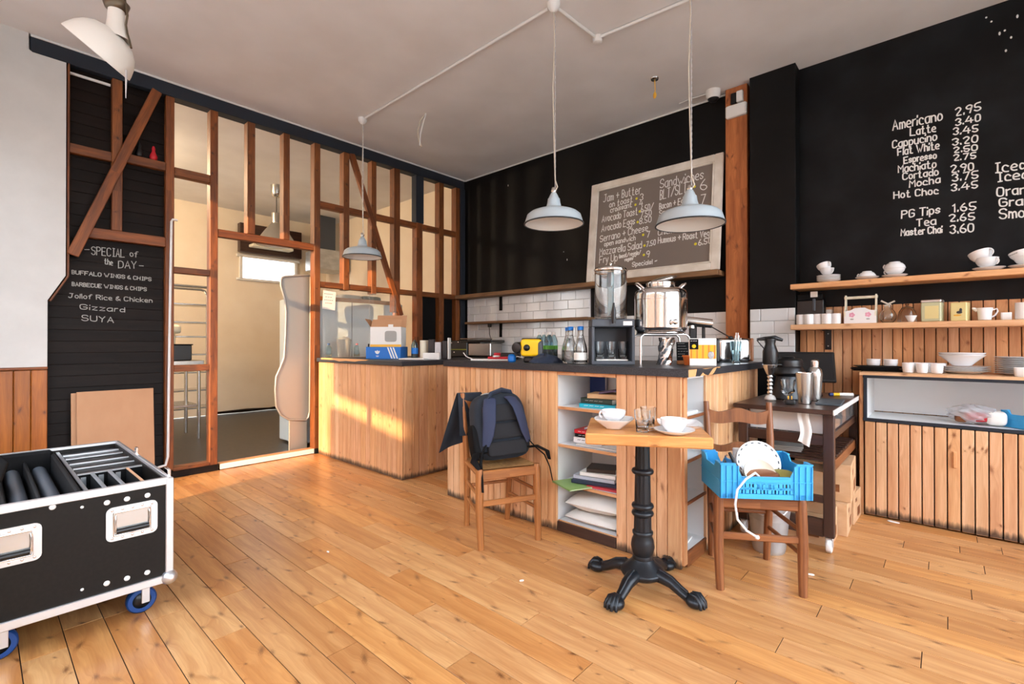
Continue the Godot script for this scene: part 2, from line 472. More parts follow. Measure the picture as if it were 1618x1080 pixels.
# text from a to b on the baseline, capitals h tall, up = the surface's up, stroke width s
func chalk(p: Node3D, text: String, a: Vector3, b: Vector3, up: Vector3, h: float, s: float, m: Material) -> void:
	var total := -1.5
	for ch in text: total += glyph_w(ch)
	var ux := (b - a) / maxf(total, 1.0)
	var uy := up.normalized() * h / 6.0
	var out := ux.cross(uy).normalized()
	var g := G.new()
	var nst := 0
	var x := 0.0
	for ch in text:
		if GLYPH.has(ch):
			for st in GLYPH[ch].split(" "):
				var pts := []
				for k in range(0, st.length(), 2):
					var jx := rng.randf_range(-0.18, 0.18)
					var jy := rng.randf_range(-0.18, 0.18)
					pts.append(a + ux * (x + int(st[k]) + jx) + uy * (int(st[k + 1]) - 2 + jy))
				if pts.size() > 2 and not ("AEFHIKLMNTVWXYZkvwxyz147/".contains(ch)):
					for it in 2:
						var sm := [pts[0]]
						for k in pts.size() - 1:
							sm.append(pts[k].lerp(pts[k + 1], 0.25)); sm.append(pts[k].lerp(pts[k + 1], 0.75))
						sm.append(pts[-1])
						pts = sm
				# one ribbon per stroke, mitred at its points
				var lift := out * (0.00004 * (nst % 5))
				nst += 1
				var L := []
				var R := []
				for k in pts.size():
					var d0: Vector3 = (pts[k] - pts[k - 1]).normalized() if k > 0 else (pts[1] - pts[0]).normalized()
					var d1: Vector3 = (pts[k + 1] - pts[k]).normalized() if k < pts.size() - 1 else d0
					var d := (d0 + d1).normalized()
					if d == Vector3.ZERO: d = d0
					var sd := d.cross(out) * s * 0.5 * minf(1.0 / maxf(d.dot(d0), 0.5), 1.6)
					var e := Vector3.ZERO
					if k == 0: e = -d * s * 0.35
					if k == pts.size() - 1: e = d * s * 0.35
					L.append(pts[k] + sd + e + lift); R.append(pts[k] - sd + e + lift)
				for k in pts.size() - 1:
					g.flat([L[k], L[k + 1], R[k + 1]], out)
					g.flat([L[k], R[k + 1], R[k]], out)
		x += glyph_w(ch)
	part(p, "lettering", g, m)

# ---------------------------------------------------------------- the setting
func build_floor() -> void:
	var f := struct_root("floor")
	part(f, "subfloor", G.new().box(V(-1.6, -0.0435, -1.95), V(7.3, 0.08, 5.65), 0.0), mat(rgb(52, 31, 17), 0.9))
	var w := 0.1312
	var L := 1.145
	var known := {1: -2.21, 2: -2.56, 3: -2.915, 4: -2.158, 5: -1.38, 6: -1.76, 7: -2.14, 8: -2.5, 9: -2.85, 10: -2.053, 11: -1.277, 12: -1.645, 13: -2.0, 14: -0.075, 15: -0.43, 16: -0.783, 17: 0.0, 18: -0.358, 20: 0.085, 21: -0.256, 23: 0.146, 24: -0.196, 26: 0.235, 27: 0.135}
	var cache := {}
	for k in range(-8, 32):
		var z1 := -0.51 - w * k
		var z0 := maxf(z1 - w, -4.7)
		if z0 >= z1 - 0.01: continue
		var j: float = known[k] if known.has(k) else rng.randf() * L
		while j > -5.15: j -= L
		while j < 2.4:
			var a := maxf(j, -5.15)
			var b := minf(j + L, 1.85)
			j += L
			if b - a < 0.02: continue
			if a > 1.3: continue
			var len := b - a
			var key := "%d_%d_%d" % [int(len * 1000), int((z1 - z0) * 1000), rng.randi() % 9]
			if not cache.has(key):
				var g := G.new()
				g.box(Vector3.ZERO, V(len - 0.0034, 0.02, z1 - z0 - 0.0036), 0.0006, 0, Vector2(len / TU * 0.5 + rng.randf() * maxf(0.0, 1.0 - len / TU), 0.1 + rng.randf() * 0.8))
				cache[key] = g.mesh()
			part(f, "plank", cache[key], M.floor[rng.randi() % M.floor.size()], V((a + b) * 0.5, -0.01, (z0 + z1) * 0.5))
	part(f, "far_flooring", G.new().box(V(1.7, -0.01, -2.06), V(0.65, 0.02, 5.26), 0.001, 0), M.floor[0])
	part(f, "near_flooring", G.new().box(V(-1.625, -0.01, 0.68), V(7.2, 0.02, 0.2), 0.001, 0), M.floor[2])
	struct("floor_kitchen", G.new().box(V(-7.25, -0.05, -2.0), V(4.1, 0.08, 5.6), 0.0), M.dark_tile)

func rail(w: Node3D, called: String, z0: float, z1: float, y0: float, y1: float, x0 := -5.24, x1 := -5.15, v := -1) -> void:
	part(w, called, G.new().box(V((x0 + x1) / 2, (y0 + y1) / 2, (z0 + z1) / 2), V(x1 - x0, y1 - y0, absf(z1 - z0)), 0.004, -1, ro()), M.beam[(rng.randi() % 3) if v < 0 else v])
func brace(w: Node3D, za: float, ya: float, zb: float, yb: float, wd: float) -> void:
	var len := Vector2(zb - za, yb - ya).length()
	part(w, "brace", G.new().box(Vector3.ZERO, V(0.05, len, wd), 0.004, 1, ro()), M.beam[2], V(-5.165, (ya + yb) / 2, (za + zb) / 2), V(rad_to_deg(atan2(zb - za, yb - ya)), 0, 0))

func build_left_wall() -> void:
	var w := struct_root("wall_left")
	part(w, "header_beam", G.new().box(V(-5.2, 3.475, -2.48), V(0.12, 0.13, 4.42), 0.005, 2), M.navy)
	part(w, "ceiling_bead", G.new().box(V(-5.135, 3.531, -2.48), V(0.014, 0.016, 4.42), 0.003), M.white_trim)
	for s in [[-1.124, -1.19, 0.07], [-1.474, -1.54, 0.05], [-2.482, -2.55, 0.05]]:
		rail(w, "stud", s[0], s[1], s[2], 3.41, -5.25)
	for s in [[-1.80, -1.872, 2.295], [-2.15, -2.215, 2.295]]:
		rail(w, "stud", s[0], s[1], s[2], 3.41, -5.25)
	for s in [[-2.828, -2.9, 1.82], [-3.192, -3.258, 1.80], [-3.51, -3.6, 1.60], [-4.235, -4.318, 0.9], [-4.535, -4.612, 0.9]]:
		rail(w, "stud", s[0], s[1], s[2], 3.41, -5.25)
	part(w, "painted_stud", G.new().box(V(-5.2, 3.1, -3.91), V(0.1, 0.62, 0.125), 0.003, 1), M.navy)
	rail(w, "stud", -3.855, -3.955, 0.9, 2.79, -5.25)
	part(w, "painted_stud", G.new().box(V(-5.19, 1.95, -4.655), V(0.12, 2.92, 0.08), 0.003, 1), M.navy)
	for r in [[-1.19, -1.474, 2.715, 2.79], [-2.55, -4.612, 2.715, 2.785], [-1.19, -1.474, 1.84, 1.895], [-2.55, -4.612, 1.83, 1.893], [-1.54, -2.482, 2.225, 2.295], [-1.19, -1.474, 0.95, 1.008]]:
		rail(w, "rail", r[0], r[1], r[2], r[3], -5.235, -5.155)
	brace(w, -2.93, 3.42, -3.62, 1.56, 0.062)
	# the bay lined with dark boards
	for k in 37:
		var y := 0.02 + k * 0.0925
		var g := G.new().box(Vector3.ZERO, V(0.014, 0.096, 0.80), 0.003, 2, ro())
		part(w, "dark_board", g, M.dark_board[rng.randi() % 3], V(-5.212 , y + 0.046, -0.755), V(0, 0, 4.0))
	part(w, "board_backing", G.new().box(V(-5.265, 1.7, -0.75), V(0.03, 3.4, 0.86), 0.0), M.matt_black)
	rail(w, "rail", -0.485, -0.752, 2.715, 2.79, -5.2, -5.145, 1)
	rail(w, "rail", -0.822, -1.124, 2.735, 2.81, -5.2, -5.145, 1)
	rail(w, "rail", -0.56, -1.124, 2.06, 2.145, -5.2, -5.145, 2)
	rail(w, "stud", -0.752, -0.822, 2.145, 3.41, -5.2, -5.145, 0)
	var len := Vector2(1.055 - 0.51, 3.41 - 1.90).length()
	part(w, "brace", G.new().box(Vector3.ZERO, V(0.03, len, 0.075), 0.004, 1, ro()), M.beam[2], V(-5.128, 2.655, -0.7825), V(-rad_to_deg(atan2(0.545, 1.51)), 0, 0))
	part(w, "edge_strip", G.new().box(V(-5.17, 2.57, -0.485), V(0.07, 1.68, 0.014), 0.002), M.beam[1])
	part(w, "edge_strip", G.new().box(Vector3.ZERO, V(0.07, 0.225, 0.014), 0.002), M.beam[1], V(-5.17, 1.632, -0.434), V(-27, 0, 0))
	# white board and wainscot beside it; polygon x = -z
	var pl := [Vector2(0.368, 1.02), Vector2(0.368, 1.535), Vector2(0.47, 1.735), Vector2(0.47, 3.405), Vector2(0.28, 3.405), Vector2(0.26, 3.42), Vector2(0.26, 3.54), Vector2(-0.78, 3.54), Vector2(-0.78, 1.02)]
	part(w, "plaster_panel", G.new().ext(pl, 0.0, 0.07), M.white_wall, V(-5.20, 0, 0), V(0, 90, 0))
	part(w, "panel_backing", G.new().box(V(-5.265, 1.77, 0.21), V(0.1, 3.54, 1.16), 0.0), M.white_wall)
	part(w, "trim_cap", G.new().box(V(-5.135, 1.015, 0.2), V(0.03, 0.02, 1.14), 0.003), M.beam[2])
	var z := -0.372
	while z < 0.68:
		var bw := 0.092
		part(w, "wainscot_board", G.new().box(V(-5.16, 0.502, z + bw / 2), V(0.03, 1.0, bw - 0.003), 0.004, 1, ro()), M.wainscot[rng.randi() % 3])
		z += bw
	# foot of the frame and door sill
	part(w, "base_plate", G.new().box(V(-5.2, 0.03, -1.33), V(0.12, 0.06, 0.43), 0.004), M.dark_board[0])
	part(w, "sill", G.new().box(V(-5.2, 0.075, -1.33), V(0.11, 0.03, 0.29), 0.003, 2), M.beam[0])
	part(w, "base_plate", G.new().box(V(-5.19, 0.025, -2.52), V(0.13, 0.05, 0.08), 0.004), M.matt_black)
	var th := struct_root("trim_1")
	part(th, "threshold_strip", G.new().box(V(-5.148, 0.03, -2.02), V(0.012, 0.05, 0.92), 0.003, 2), M.white_trim)
	part(th, "threshold_board", G.new().box(V(-5.2, 0.03, -2.02), V(0.09, 0.055, 0.92), 0.006, 2), M.board[3])
	# black infill and lower hatch frame
	part(w, "infill_panel", G.new().box(V(-5.24, 1.4, -4.29), V(0.015, 0.86, 0.75), 0.0), M.matt_black)
	part(w, "hatch_pane", G.new().box(V(-5.13, T1 + 0.38, -2.86), V(0.006, 0.76, 0.585), 0.001), M.pane)
	part(w, "hatch_pane", G.new().box(V(-5.138, T1 + 0.38, -3.34), V(0.006, 0.76, 0.38), 0.001), M.pane)
	part(w, "hatch_infill", G.new().box(V(-5.25, 0.52, -3.6), V(0.04, 1.04, 2.1), 0.0), M.matt_black)

func tiles(w: Node3D, x0: float, x1: float, y0: float, y1: float, z: float) -> void:
	var tw := 0.213
	var th := 0.108
	var row := 0
	var y := 1.502 - th * 4
	while y < y1 - 0.02:
		var ox: float = -4.288 + (0.0 if row % 2 == 0 else tw * 0.5)
		var x: float = ox + tw * floorf((x0 - ox) / tw)
		while x < x1:
			var a := maxf(x, x0)
			var b := minf(x + tw, x1)
			var c := maxf(y, y0)
			var d := minf(y + th, y1)
			if b - a > 0.015 and d - c > 0.015:
				part(w, "tile", G.new().box(V((a + b) / 2, (c + d) / 2, z + 0.002), V(b - a - 0.004, d - c - 0.004, 0.012), 0.006), M.tile if rng.randf() < 0.6 else M.tile_b)
			x += tw
		y += th
		row += 1

func build_back_wall() -> void:
	var w := struct_root("wall_back")
	part(w, "plaster", G.new().box(V(-3.05, 1.77, -4.785), V(4.25, 3.56, 0.17), 0.0), M.black_wall)
	part(w, "chalkboard_paint", G.new().box(V(0.54, 1.77, -4.785), V(2.93, 3.56, 0.17), 0.0), M.chalk_wall)
	part(w, "chimney_breast", G.new().box(V(-1.108, 1.77, -4.635), V(0.356, 3.54, 0.16), 0.003), M.black_wall)
	part(w, "grout_bed", G.new().box(V(-4.05, 1.43, -4.699), V(2.06, 0.80, 0.006), 0.0), M.grout)
	part(w, "grout_bed", G.new().box(V(-2.27, 1.26, -4.699), V(1.5, 0.48, 0.006), 0.0), M.grout)
	part(w, "grout_bed", G.new().box(V(-1.11, 1.26, -4.555), V(0.35, 0.48, 0.006), 0.0), M.grout)
	tiles(w, -5.08, -3.03, 1.05, 1.826, -4.696)
	tiles(w, -3.03, -1.52, 1.03, 1.502, -4.696)
	tiles(w, -1.284, -0.935, 1.03, 1.502, -4.552)
	part(w, "socket_plate", G.new().box(V(-4.93, 1.43, -4.684), V(0.15, 0.09, 0.012), 0.003), M.white_trim)
	# white bead along the ceiling
	part(w, "cornice_bead", G.new().box(V(-3.1, 3.53, -4.693), V(4.05, 0.016, 0.014), 0.003), M.white_trim)
	# tongue and groove boards behind the cups
	var xs := [-0.928, -0.877, -0.816, -0.752, -0.688, -0.626, -0.563, -0.499, -0.436, -0.371, -0.308, -0.248, -0.186, -0.124, -0.059, 0.006, 0.066, 0.127, 0.189, 0.25, 0.311, 0.372]
	while xs[-1] < 1.2: xs.append(xs[-1] + 0.062)
	for k in xs.size() - 1:
		part(w, "wall_board", G.new().box(V((xs[k] + xs[k + 1]) / 2, 0.752, -4.690), V(xs[k + 1] - xs[k] - 0.005, 1.5, 0.022), 0.003, 1, Vector2(rng.randf(), rng.randf())), M.board[rng.randi() % 5])
	part(w, "board_backing", G.new().box(V(0.13, 0.75, -4.702), V(2.1, 1.5, 0.01), 0.0), M.matt_black)
	# flakes where the paint has chipped near the ceiling
	for q in [[0.21, 3.47], [0.235, 3.43], [0.275, 3.33], [0.3, 3.34], [0.33, 3.28], [0.305, 3.2], [0.36, 3.41], [-4.3, 3.29], [-3.4, 2.3], [-3.35, 2.2]]:
		part(w, "paint_chip", G.new().ball(Vector3.ZERO, V(0.006, rng.randf_range(0.004, 0.014), 0.0015), 6, 4), M.chalk, V(q[0], q[1], -4.699))
	var p := struct_root("trim_2")
	part(p, "timber_post", G.new().box(V(-1.418, 1.77, -4.665), V(0.19, 3.54, 0.09), 0.006, 1), M.post)
	for q in [["Americano",-0.304,2.836,-0.022,2.827,0.073],["Latte",-0.199,2.764,-0.057,2.754,0.055],["Cappucino",-0.306,2.699,-0.052,2.691,0.056],["Flat White",-0.274,2.634,-0.039,2.623,0.054],["Espresso",-0.238,2.565,-0.054,2.558,0.046],["Machiato",-0.270,2.503,-0.056,2.492,0.051],["Cortado",-0.245,2.443,-0.044,2.433,0.049],["Mocha",-0.205,2.377,-0.034,2.375,0.048],["Hot Choc",-0.297,2.312,-0.044,2.296,0.049],["PG Tips",-0.252,2.152,-0.034,2.153,0.056],["Tea",-0.166,2.077,-0.059,2.074,0.052],["Master Chai",-0.255,2.020,-0.024,2.009,0.048],
		["2.95",0.051,2.832,0.179,2.834,0.056],["3.40",0.051,2.763,0.179,2.761,0.048],["3.45",0.039,2.701,0.165,2.689,0.048],["3.20",0.035,2.626,0.165,2.616,0.048],["2.50",0.041,2.572,0.162,2.559,0.039],["2.75",0.041,2.515,0.154,2.504,0.042],["2.90",0.026,2.433,0.143,2.425,0.051],["3.75",0.032,2.369,0.164,2.363,0.051],["3.45",0.027,2.299,0.162,2.294,0.050],["1.65",0.035,2.148,0.153,2.143,0.053],["2.65",0.017,2.081,0.146,2.072,0.051],["3.60",0.021,1.995,0.142,1.989,0.059],
		["Iced",0.246,2.378,0.395,2.372,0.065],["Iced",0.257,2.313,0.406,2.308,0.061],["Orange",0.259,2.215,0.47,2.20,0.059],["Grape",0.270,2.143,0.46,2.125,0.054],["Smoothie",0.271,2.059,0.55,2.033,0.065]]:
		chalk(w, q[0], V(q[1], q[2], -4.6985), V(q[3], q[4], -4.6985), Vector3.UP, q[5], 0.0086, M.chalk)

func build_shell() -> void:
	struct("ceiling", G.new().box(V(-3.7, 3.615, -1.94), V(11.5, 0.15, 5.84), 0.0), M.ceiling)
	# street front behind the camera: piers, stall riser, head, and glazing in timber frames
	var wf := struct_root("wall_front")
	part(wf, "stall_riser", G.new().box(V(-1.625, 0.2, 0.88), V(7.35, 0.4, 0.2), 0.0), M.white_wall)
	part(wf, "head", G.new().box(V(-1.625, 3.4, 0.88), V(7.35, 0.3, 0.2), 0.0), M.white_wall)
	for x in [-4.85, 2.1]:
		part(wf, "pier", G.new().box(V(x, 1.8, 0.88), V(0.8, 2.85, 0.2), 0.0), M.white_wall)
	part(wf, "pier", G.new().box(V(-1.1, 1.8, 0.88), V(0.5, 2.85, 0.2), 0.0), M.white_wall)
	window(struct_root("window_1"), V(-2.9, 1.825, 0.86), 3.1, 2.85, 2, 0.0)
	window(struct_root("window_5"), V(0.425, 1.825, 0.86), 2.55, 2.85, 3, 0.0)
	var wr := struct_root("wall_right")
	part(wr, "stall_riser", G.new().box(V(1.93, 0.2, -1.95), V(0.16, 0.4, 5.5), 0.0), M.white_wall)
	part(wr, "head", G.new().box(V(1.93, 3.4, -1.95), V(0.16, 0.3, 5.5), 0.0), M.white_wall)
	for z in [-4.35, 0.4]:
		part(wr, "pier", G.new().box(V(1.93, 1.8, z), V(0.16, 2.85, 0.8), 0.0), M.white_wall)
	window(struct_root("window_2"), V(1.92, 1.825, -1.975), 3.95, 2.85, 3, 90.0)
	# kitchen beyond the timber frame
	var k := struct_root("wall_kitchen")
	part(k, "far_wall", G.new().box(V(-9.32, 1.165, -2.0), V(0.14, 2.33, 5.6), 0.0), M.cream)
	part(k, "far_wall_head", G.new().box(V(-9.32, 3.155, -2.0), V(0.14, 0.77, 5.6), 0.0), M.cream)
	part(k, "far_wall_pier", G.new().box(V(-9.32, 2.55, -1.15), V(0.14, 0.44, 3.9), 0.0), M.cream)
	part(k, "far_wall_pier", G.new().box(V(-9.32, 2.55, -4.45), V(0.14, 0.44, 0.7), 0.0), M.cream)
	part(k, "side_wall", G.new().box(V(-7.25, 1.77, -4.77), V(4.1, 3.54, 0.14), 0.0), M.cream)
	part(k, "side_wall_riser", G.new().box(V(-7.25, 0.5, 0.82), V(4.1, 1.0, 0.14), 0.0), M.cream)
	part(k, "side_wall_head", G.new().box(V(-7.25, 3.2, 0.82), V(4.1, 0.68, 0.14), 0.0), M.cream)
	for x in [-9.0, -5.45]:
		part(k, "side_wall_pier", G.new().box(V(x, 1.93, 0.82), V(0.5, 1.86, 0.14), 0.0), M.cream)
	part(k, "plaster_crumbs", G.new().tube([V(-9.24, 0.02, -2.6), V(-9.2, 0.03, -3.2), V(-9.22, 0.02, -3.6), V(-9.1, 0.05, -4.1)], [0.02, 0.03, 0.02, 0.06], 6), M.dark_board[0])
	window(struct_root("window_3"), V(-7.22, 1.93, 0.82), 3.05, 1.86, 3, 0.0)
	var kw := struct_root("window_4")
	for r in [[2.76, 0.05, -3.6, 1.1], [2.345, 0.04, -3.6, 1.1]]:
		part(kw, "frame", G.new().box(V(-9.24, r[0], r[2]), V(0.06, r[1], r[3]), 0.004), M.white_trim)
	for z in [-3.12, -4.08]:
		part(kw, "frame", G.new().box(V(-9.24, 2.55, z), V(0.06, 0.4, 0.05), 0.004), M.white_trim)
	var fr := glass_mat(rgb(236, 242, 244), 0.35)
	part(kw, "pane", G.new().box(V(-9.26, 2.55, -3.6), V(0.008, 0.4, 0.95), 0.0), fr)

func window(w: Node3D, c: Vector3, width: float, height: float, n: int, turn: float) -> void:
	w.position = c
	w.rotation_degrees.y = turn
	part(w, "frame", G.new().box(V(0, height / 2 - 0.03, 0), V(width, 0.06, 0.09), 0.004), M.white_trim)
	part(w, "frame", G.new().box(V(0, -height / 2 + 0.04, 0), V(width, 0.08, 0.09), 0.004), M.white_trim)
	part(w, "transom", G.new().box(V(0, height / 2 - 0.75, 0), V(width, 0.06, 0.07), 0.004), M.white_trim)
	for k in n + 1:
		var x := -width / 2 + 0.03 + (width - 0.06) * k / n
		part(w, "mullion", G.new().box(V(x, 0, 0), V(0.06, height, 0.08), 0.004), M.white_trim)
		if k < n:
			var pw := (width - 0.06) / n - 0.06
			part(w, "pane", G.new().box(V(x + (width - 0.06) / n / 2, (height - 0.75) / 2 - height / 2 + 0.02, 0), V(pw, height - 0.85, 0.006), 0.0), M.pane)
			part(w, "pane", G.new().box(V(x + (width - 0.06) / n / 2, height / 2 - 0.39, 0), V(pw, 0.66, 0.006), 0.0), M.pane)

# ---------------------------------------------------------------- furniture
const T2 := 1.068   # top of the long counter
const T1 := 1.05    # top of the short counter

func boards_x(p: Node3D, xs: Array, y0: float, y1: float, z: float, set_: Array) -> void:
	for k in xs.size() - 1:
		part(p, "board", G.new().box(V(0, 0, 0), V(xs[k + 1] - xs[k] - 0.0042, y1 - y0, 0.018), 0.003, 1, Vector2((y1 - y0) * 0.5 / TU, rng.randf())), set_[rng.randi() % set_.size()], V((xs[k] + xs[k + 1]) / 2, (y0 + y1) / 2, z))
func boards_z(p: Node3D, zs: Array, y0: float, y1: float, x: float, set_: Array) -> void:
	for k in zs.size() - 1:
		var wz := absf(zs[k + 1] - zs[k]) - 0.0042
		part(p, "board", G.new().box(V(0, 0, 0), V(0.018, y1 - y0, wz), 0.003, 1, Vector2((y1 - y0) * 0.5 / TU, rng.randf())), set_[rng.randi() % set_.size()], V(x, (y0 + y1) / 2, (zs[k] + zs[k + 1]) / 2))
func steps(a: float, b: float, w: float) -> Array:
	var n := maxi(1, int(round(absf(b - a) / w)))
	var r := []
	for k in n + 1: r.append(a + (b - a) * k / n + (rng.randf_range(-0.012, 0.012) if k > 0 and k < n else 0.0))
	return r

func build_counters() -> void:
	var c := thing("service_counter", "short pine-boarded counter with black worktop against the timber frame wall", "counter")
	part(c, "carcass", G.new().box(V(-4.33, 0.505, -2.96), V(1.52, 1.0, 0.86), 0.0), M.matt_black)
	boards_x(c, steps(-5.09, -3.545, 0.088), 0.003, 1.005, -2.511, M.pine)
	boards_z(c, steps(-2.52, -3.4, 0.085), 0.003, 1.005, -3.553, M.pine)
	part(c, "worktop", G.new().box(V(-4.31, 1.0275, -2.945), V(1.57, 0.043, 0.93), 0.004), M.worktop)
	part(c, "worn_edge", G.new().ext([Vector2(-4.98, 1.052), Vector2(-4.99, 1.036), Vector2(-4.7, 1.033), Vector2(-4.6, 1.022), Vector2(-4.47, 1.03), Vector2(-4.3, 1.026), Vector2(-4.24, 1.034), Vector2(-4.1, 1.04), Vector2(-4.05, 1.052)], -2.484, -2.478), M.ply)
	# long counter
	var l := thing("bar_counter", "long pine-boarded bar counter with chipped black worktop and white shelf niches", "counter")
	var pine: Array = M.pine
	boards_x(l, [-2.943, -2.869, -2.801, -2.735, -2.675, -2.62, -2.573, -2.49, -2.431, -2.366, -2.305, -2.247, -2.178, -2.126, -2.065, -2.0, -1.94, -1.866], 0.003, 1.025, -2.511, pine)
	boards_x(l, [-1.437, -1.37, -1.31, -1.248, -1.187, -1.125, -1.045], 0.003, 1.025, -2.511, pine)
	boards_z(l, steps(-2.825, -3.85, 0.07), 0.003, 1.025, -1.043, pine)
	boards_z(l, steps(-2.52, -3.15, 0.08), 0.003, 1.025, -2.938, pine)
	part(l, "end_post", G.new().box(V(-1.043, 0.52, -2.533), V(0.02, 1.0, 0.04), 0.003, 1, ro()), M.board[3])
	part(l, "kickboard", G.new().box(V(-1.651, 0.034, -2.511), V(0.424, 0.062, 0.016), 0.002, 0), M.walnut)
	part(l, "kickboard", G.new().box(V(-1.041, 0.036, -2.69), V(0.016, 0.066, 0.27), 0.002, 2), M.chair_dark)
	part(l, "lintel", G.new().box(V(-1.651, 1.012, -2.511), V(0.424, 0.022, 0.016), 0.002, 0), M.board[1])
	part(l, "carcass", G.new().box(V(-2.42, 0.51, -2.85), V(1.01, 1.0, 0.6), 0.0), M.matt_black)
	part(l, "carcass", G.new().box(V(-1.24, 0.51, -3.36), V(0.36, 1.0, 0.96), 0.0), M.matt_black)
	# niche facing the room
	var wm: Material = M.white_melamine
	part(l, "niche_back", G.new().box(V(-1.651, 0.52, -2.93), V(0.46, 1.0, 0.015), 0.0), wm)
	part(l, "niche_side", G.new().box(V(-1.874, 0.52, -2.72), V(0.016, 1.0, 0.4), 0.0), wm)
	part(l, "niche_side", G.new().box(V(-1.429, 0.52, -2.72), V(0.016, 1.0, 0.4), 0.0), wm)
	part(l, "niche_top", G.new().box(V(-1.651, 1.015, -2.72), V(0.43, 0.012, 0.4), 0.0), wm)
	for y in [0.06, 0.305, 0.548, 0.79]:
		var s := part(l, "shelf", G.new().box(V(-1.651, y, -2.725), V(0.428, 0.018, 0.40), 0.0), wm)
		part(s, "wood_edge", G.new().box(V(-1.651, y, -2.520), V(0.428, 0.018, 0.012), 0.002, 0, ro()), M.board[1])
	# niche in the end of the counter
	part(l, "niche_back", G.new().box(V(-1.41, 0.52, -2.68), V(0.014, 1.0, 0.3), 0.0), wm)
	part(l, "niche_side", G.new().box(V(-1.23, 0.52, -2.548), V(0.36, 1.0, 0.012), 0.0), wm)
	part(l, "niche_side", G.new().box(V(-1.23, 0.52, -2.836), V(0.36, 1.0, 0.014), 0.0), wm)
	part(l, "niche_top", G.new().box(V(-1.23, 1.015, -2.69), V(0.36, 0.012, 0.28), 0.0), wm)
	for y in [0.075, 0.34, 0.565, 0.80]:
		var s := part(l, "shelf", G.new().box(V(-1.225, y, -2.692), V(0.36, 0.016, 0.276), 0.0), wm)
		part(s, "wood_edge", G.new().box(V(-1.04, y, -2.692), V(0.012, 0.016, 0.276), 0.002, 2, ro()), M.chair_dark)
	# worktop: an L with chipped laminate on the end
	var poly := [Vector2(-2.965, 2.488), Vector2(-1.0, 2.488), Vector2(-1.0, 3.88), Vector2(-1.62, 3.88), Vector2(-1.62, 3.16), Vector2(-2.965, 3.16)]
	part(l, "worktop_core", G.new().ext(poly, T2 - 0.042, T2 - 0.003), M.ply, Vector3.ZERO, V(-90, 0, 0))
	part(l, "worktop", G.new().ext([Vector2(-2.968, 2.484), Vector2(-0.997, 2.484), Vector2(-0.997, 3.88), Vector2(-1.62, 3.88), Vector2(-1.62, 3.16), Vector2(-2.968, 3.16)], T2 - 0.003, T2), M.worktop, Vector3.ZERO, V(-90, 0, 0))
	part(l, "front_band", G.new().box(V(-1.985, T2 - 0.023, -2.4845), V(1.968, 0.041, 0.006), 0.001), M.worktop)
	var y1 := T2 - 0.003
	var y0 := T2 - 0.044
	part(l, "end_band", G.new().ext([Vector2(2.60, y1), Vector2(2.58, y0 + 0.002), Vector2(2.635, y0), Vector2(2.68, y0 + 0.02), Vector2(2.72, y0 + 0.006), Vector2(2.76, y0), Vector2(2.83, y1 - 0.008), Vector2(2.87, y1), Vector2(2.72, y1 - 0.006), Vector2(2.66, y1)], 0.0, 0.004), M.worktop, V(-1.001, 0, 0), V(0, 90, 0))
	part(l, "end_band", G.new().ext([Vector2(2.83, y0), Vector2(3.88, y0), Vector2(3.88, y1), Vector2(2.97, y1), Vector2(2.95, y1 - 0.006), Vector2(2.90, y1 - 0.004), Vector2(2.86, y0 + 0.012)], 0.0, 0.004), M.worktop, V(-1.001, 0, 0), V(0, 90, 0))
	# back counter under the tiles
	var b := thing("back_counter", "low black-topped back counter along the white tiled wall", "counter")
	part(b, "carcass", G.new().box(V(-3.35, 0.5, -4.37), V(3.45, 0.99, 0.56), 0.0), M.matt_black)
	part(b, "worktop", G.new().box(V(-3.35, 1.01, -4.38), V(3.5, 0.035, 0.61), 0.004), M.worktop)

func bracket(s: Node3D, pos: Vector3, h: float, m: Material) -> void:
	var b := part(s, "bracket", G.new().box(V(0, -h / 2, 0.004), V(0.045, h, 0.006), 0.001).box(V(0, -0.004, 0.07), V(0.045, 0.006, 0.14), 0.001), m, pos)
	for y in [-0.03, -h + 0.03]:
		part(b, "screw", G.new().ball(V(0, y, 0.008), V(0.006, 0.006, 0.003), 8, 4), M.alu)

func build_shelves() -> void:
	var s := thing("wall_shelf", "long rustic wooden shelf on the black wall carrying the menu board", "shelf")
	part(s, "plank", G.new().box(V(-3.345, 1.855, -4.603), V(3.6, 0.05, 0.19), 0.005, 0), M.old_shelf)
	part(s, "bracket", G.new().box(V(-4.42, 1.74, -4.685), V(0.05, 0.19, 0.012), 0.002), M.matt_black)
	s = thing("wall_shelf", "short brown wooden shelf halfway up the white metro tiles", "shelf")
	part(s, "plank", G.new().box(V(-3.95, 1.485, -4.60), V(2.0, 0.03, 0.17), 0.004, 0), M.old_shelf)
	part(s, "bracket", G.new().box(V(-4.42, 1.38, -4.685), V(0.045, 0.18, 0.012), 0.002), M.matt_black)
	s = thing("wall_shelf", "upper pine shelf with white cups on the chalkboard wall", "shelf")
	part(s, "plank", G.new().box(V(0.125, 1.664, -4.573), V(2.15, 0.042, 0.25), 0.004, 0), M.board[2])
	bracket(s, V(0.62, 1.642, -4.699), 0.16, M.matt_black)
	s = thing("wall_shelf", "lower pine shelf with jars and tins below the chalkboard", "shelf")
	part(s, "plank", G.new().box(V(0.125, 1.335, -4.566), V(2.15, 0.042, 0.23), 0.004, 0), M.board[0])
	bracket(s, V(-0.722, 1.313, -4.678), 0.16, M.iron)
	bracket(s, V(0.62, 1.313, -4.678), 0.16, M.iron)

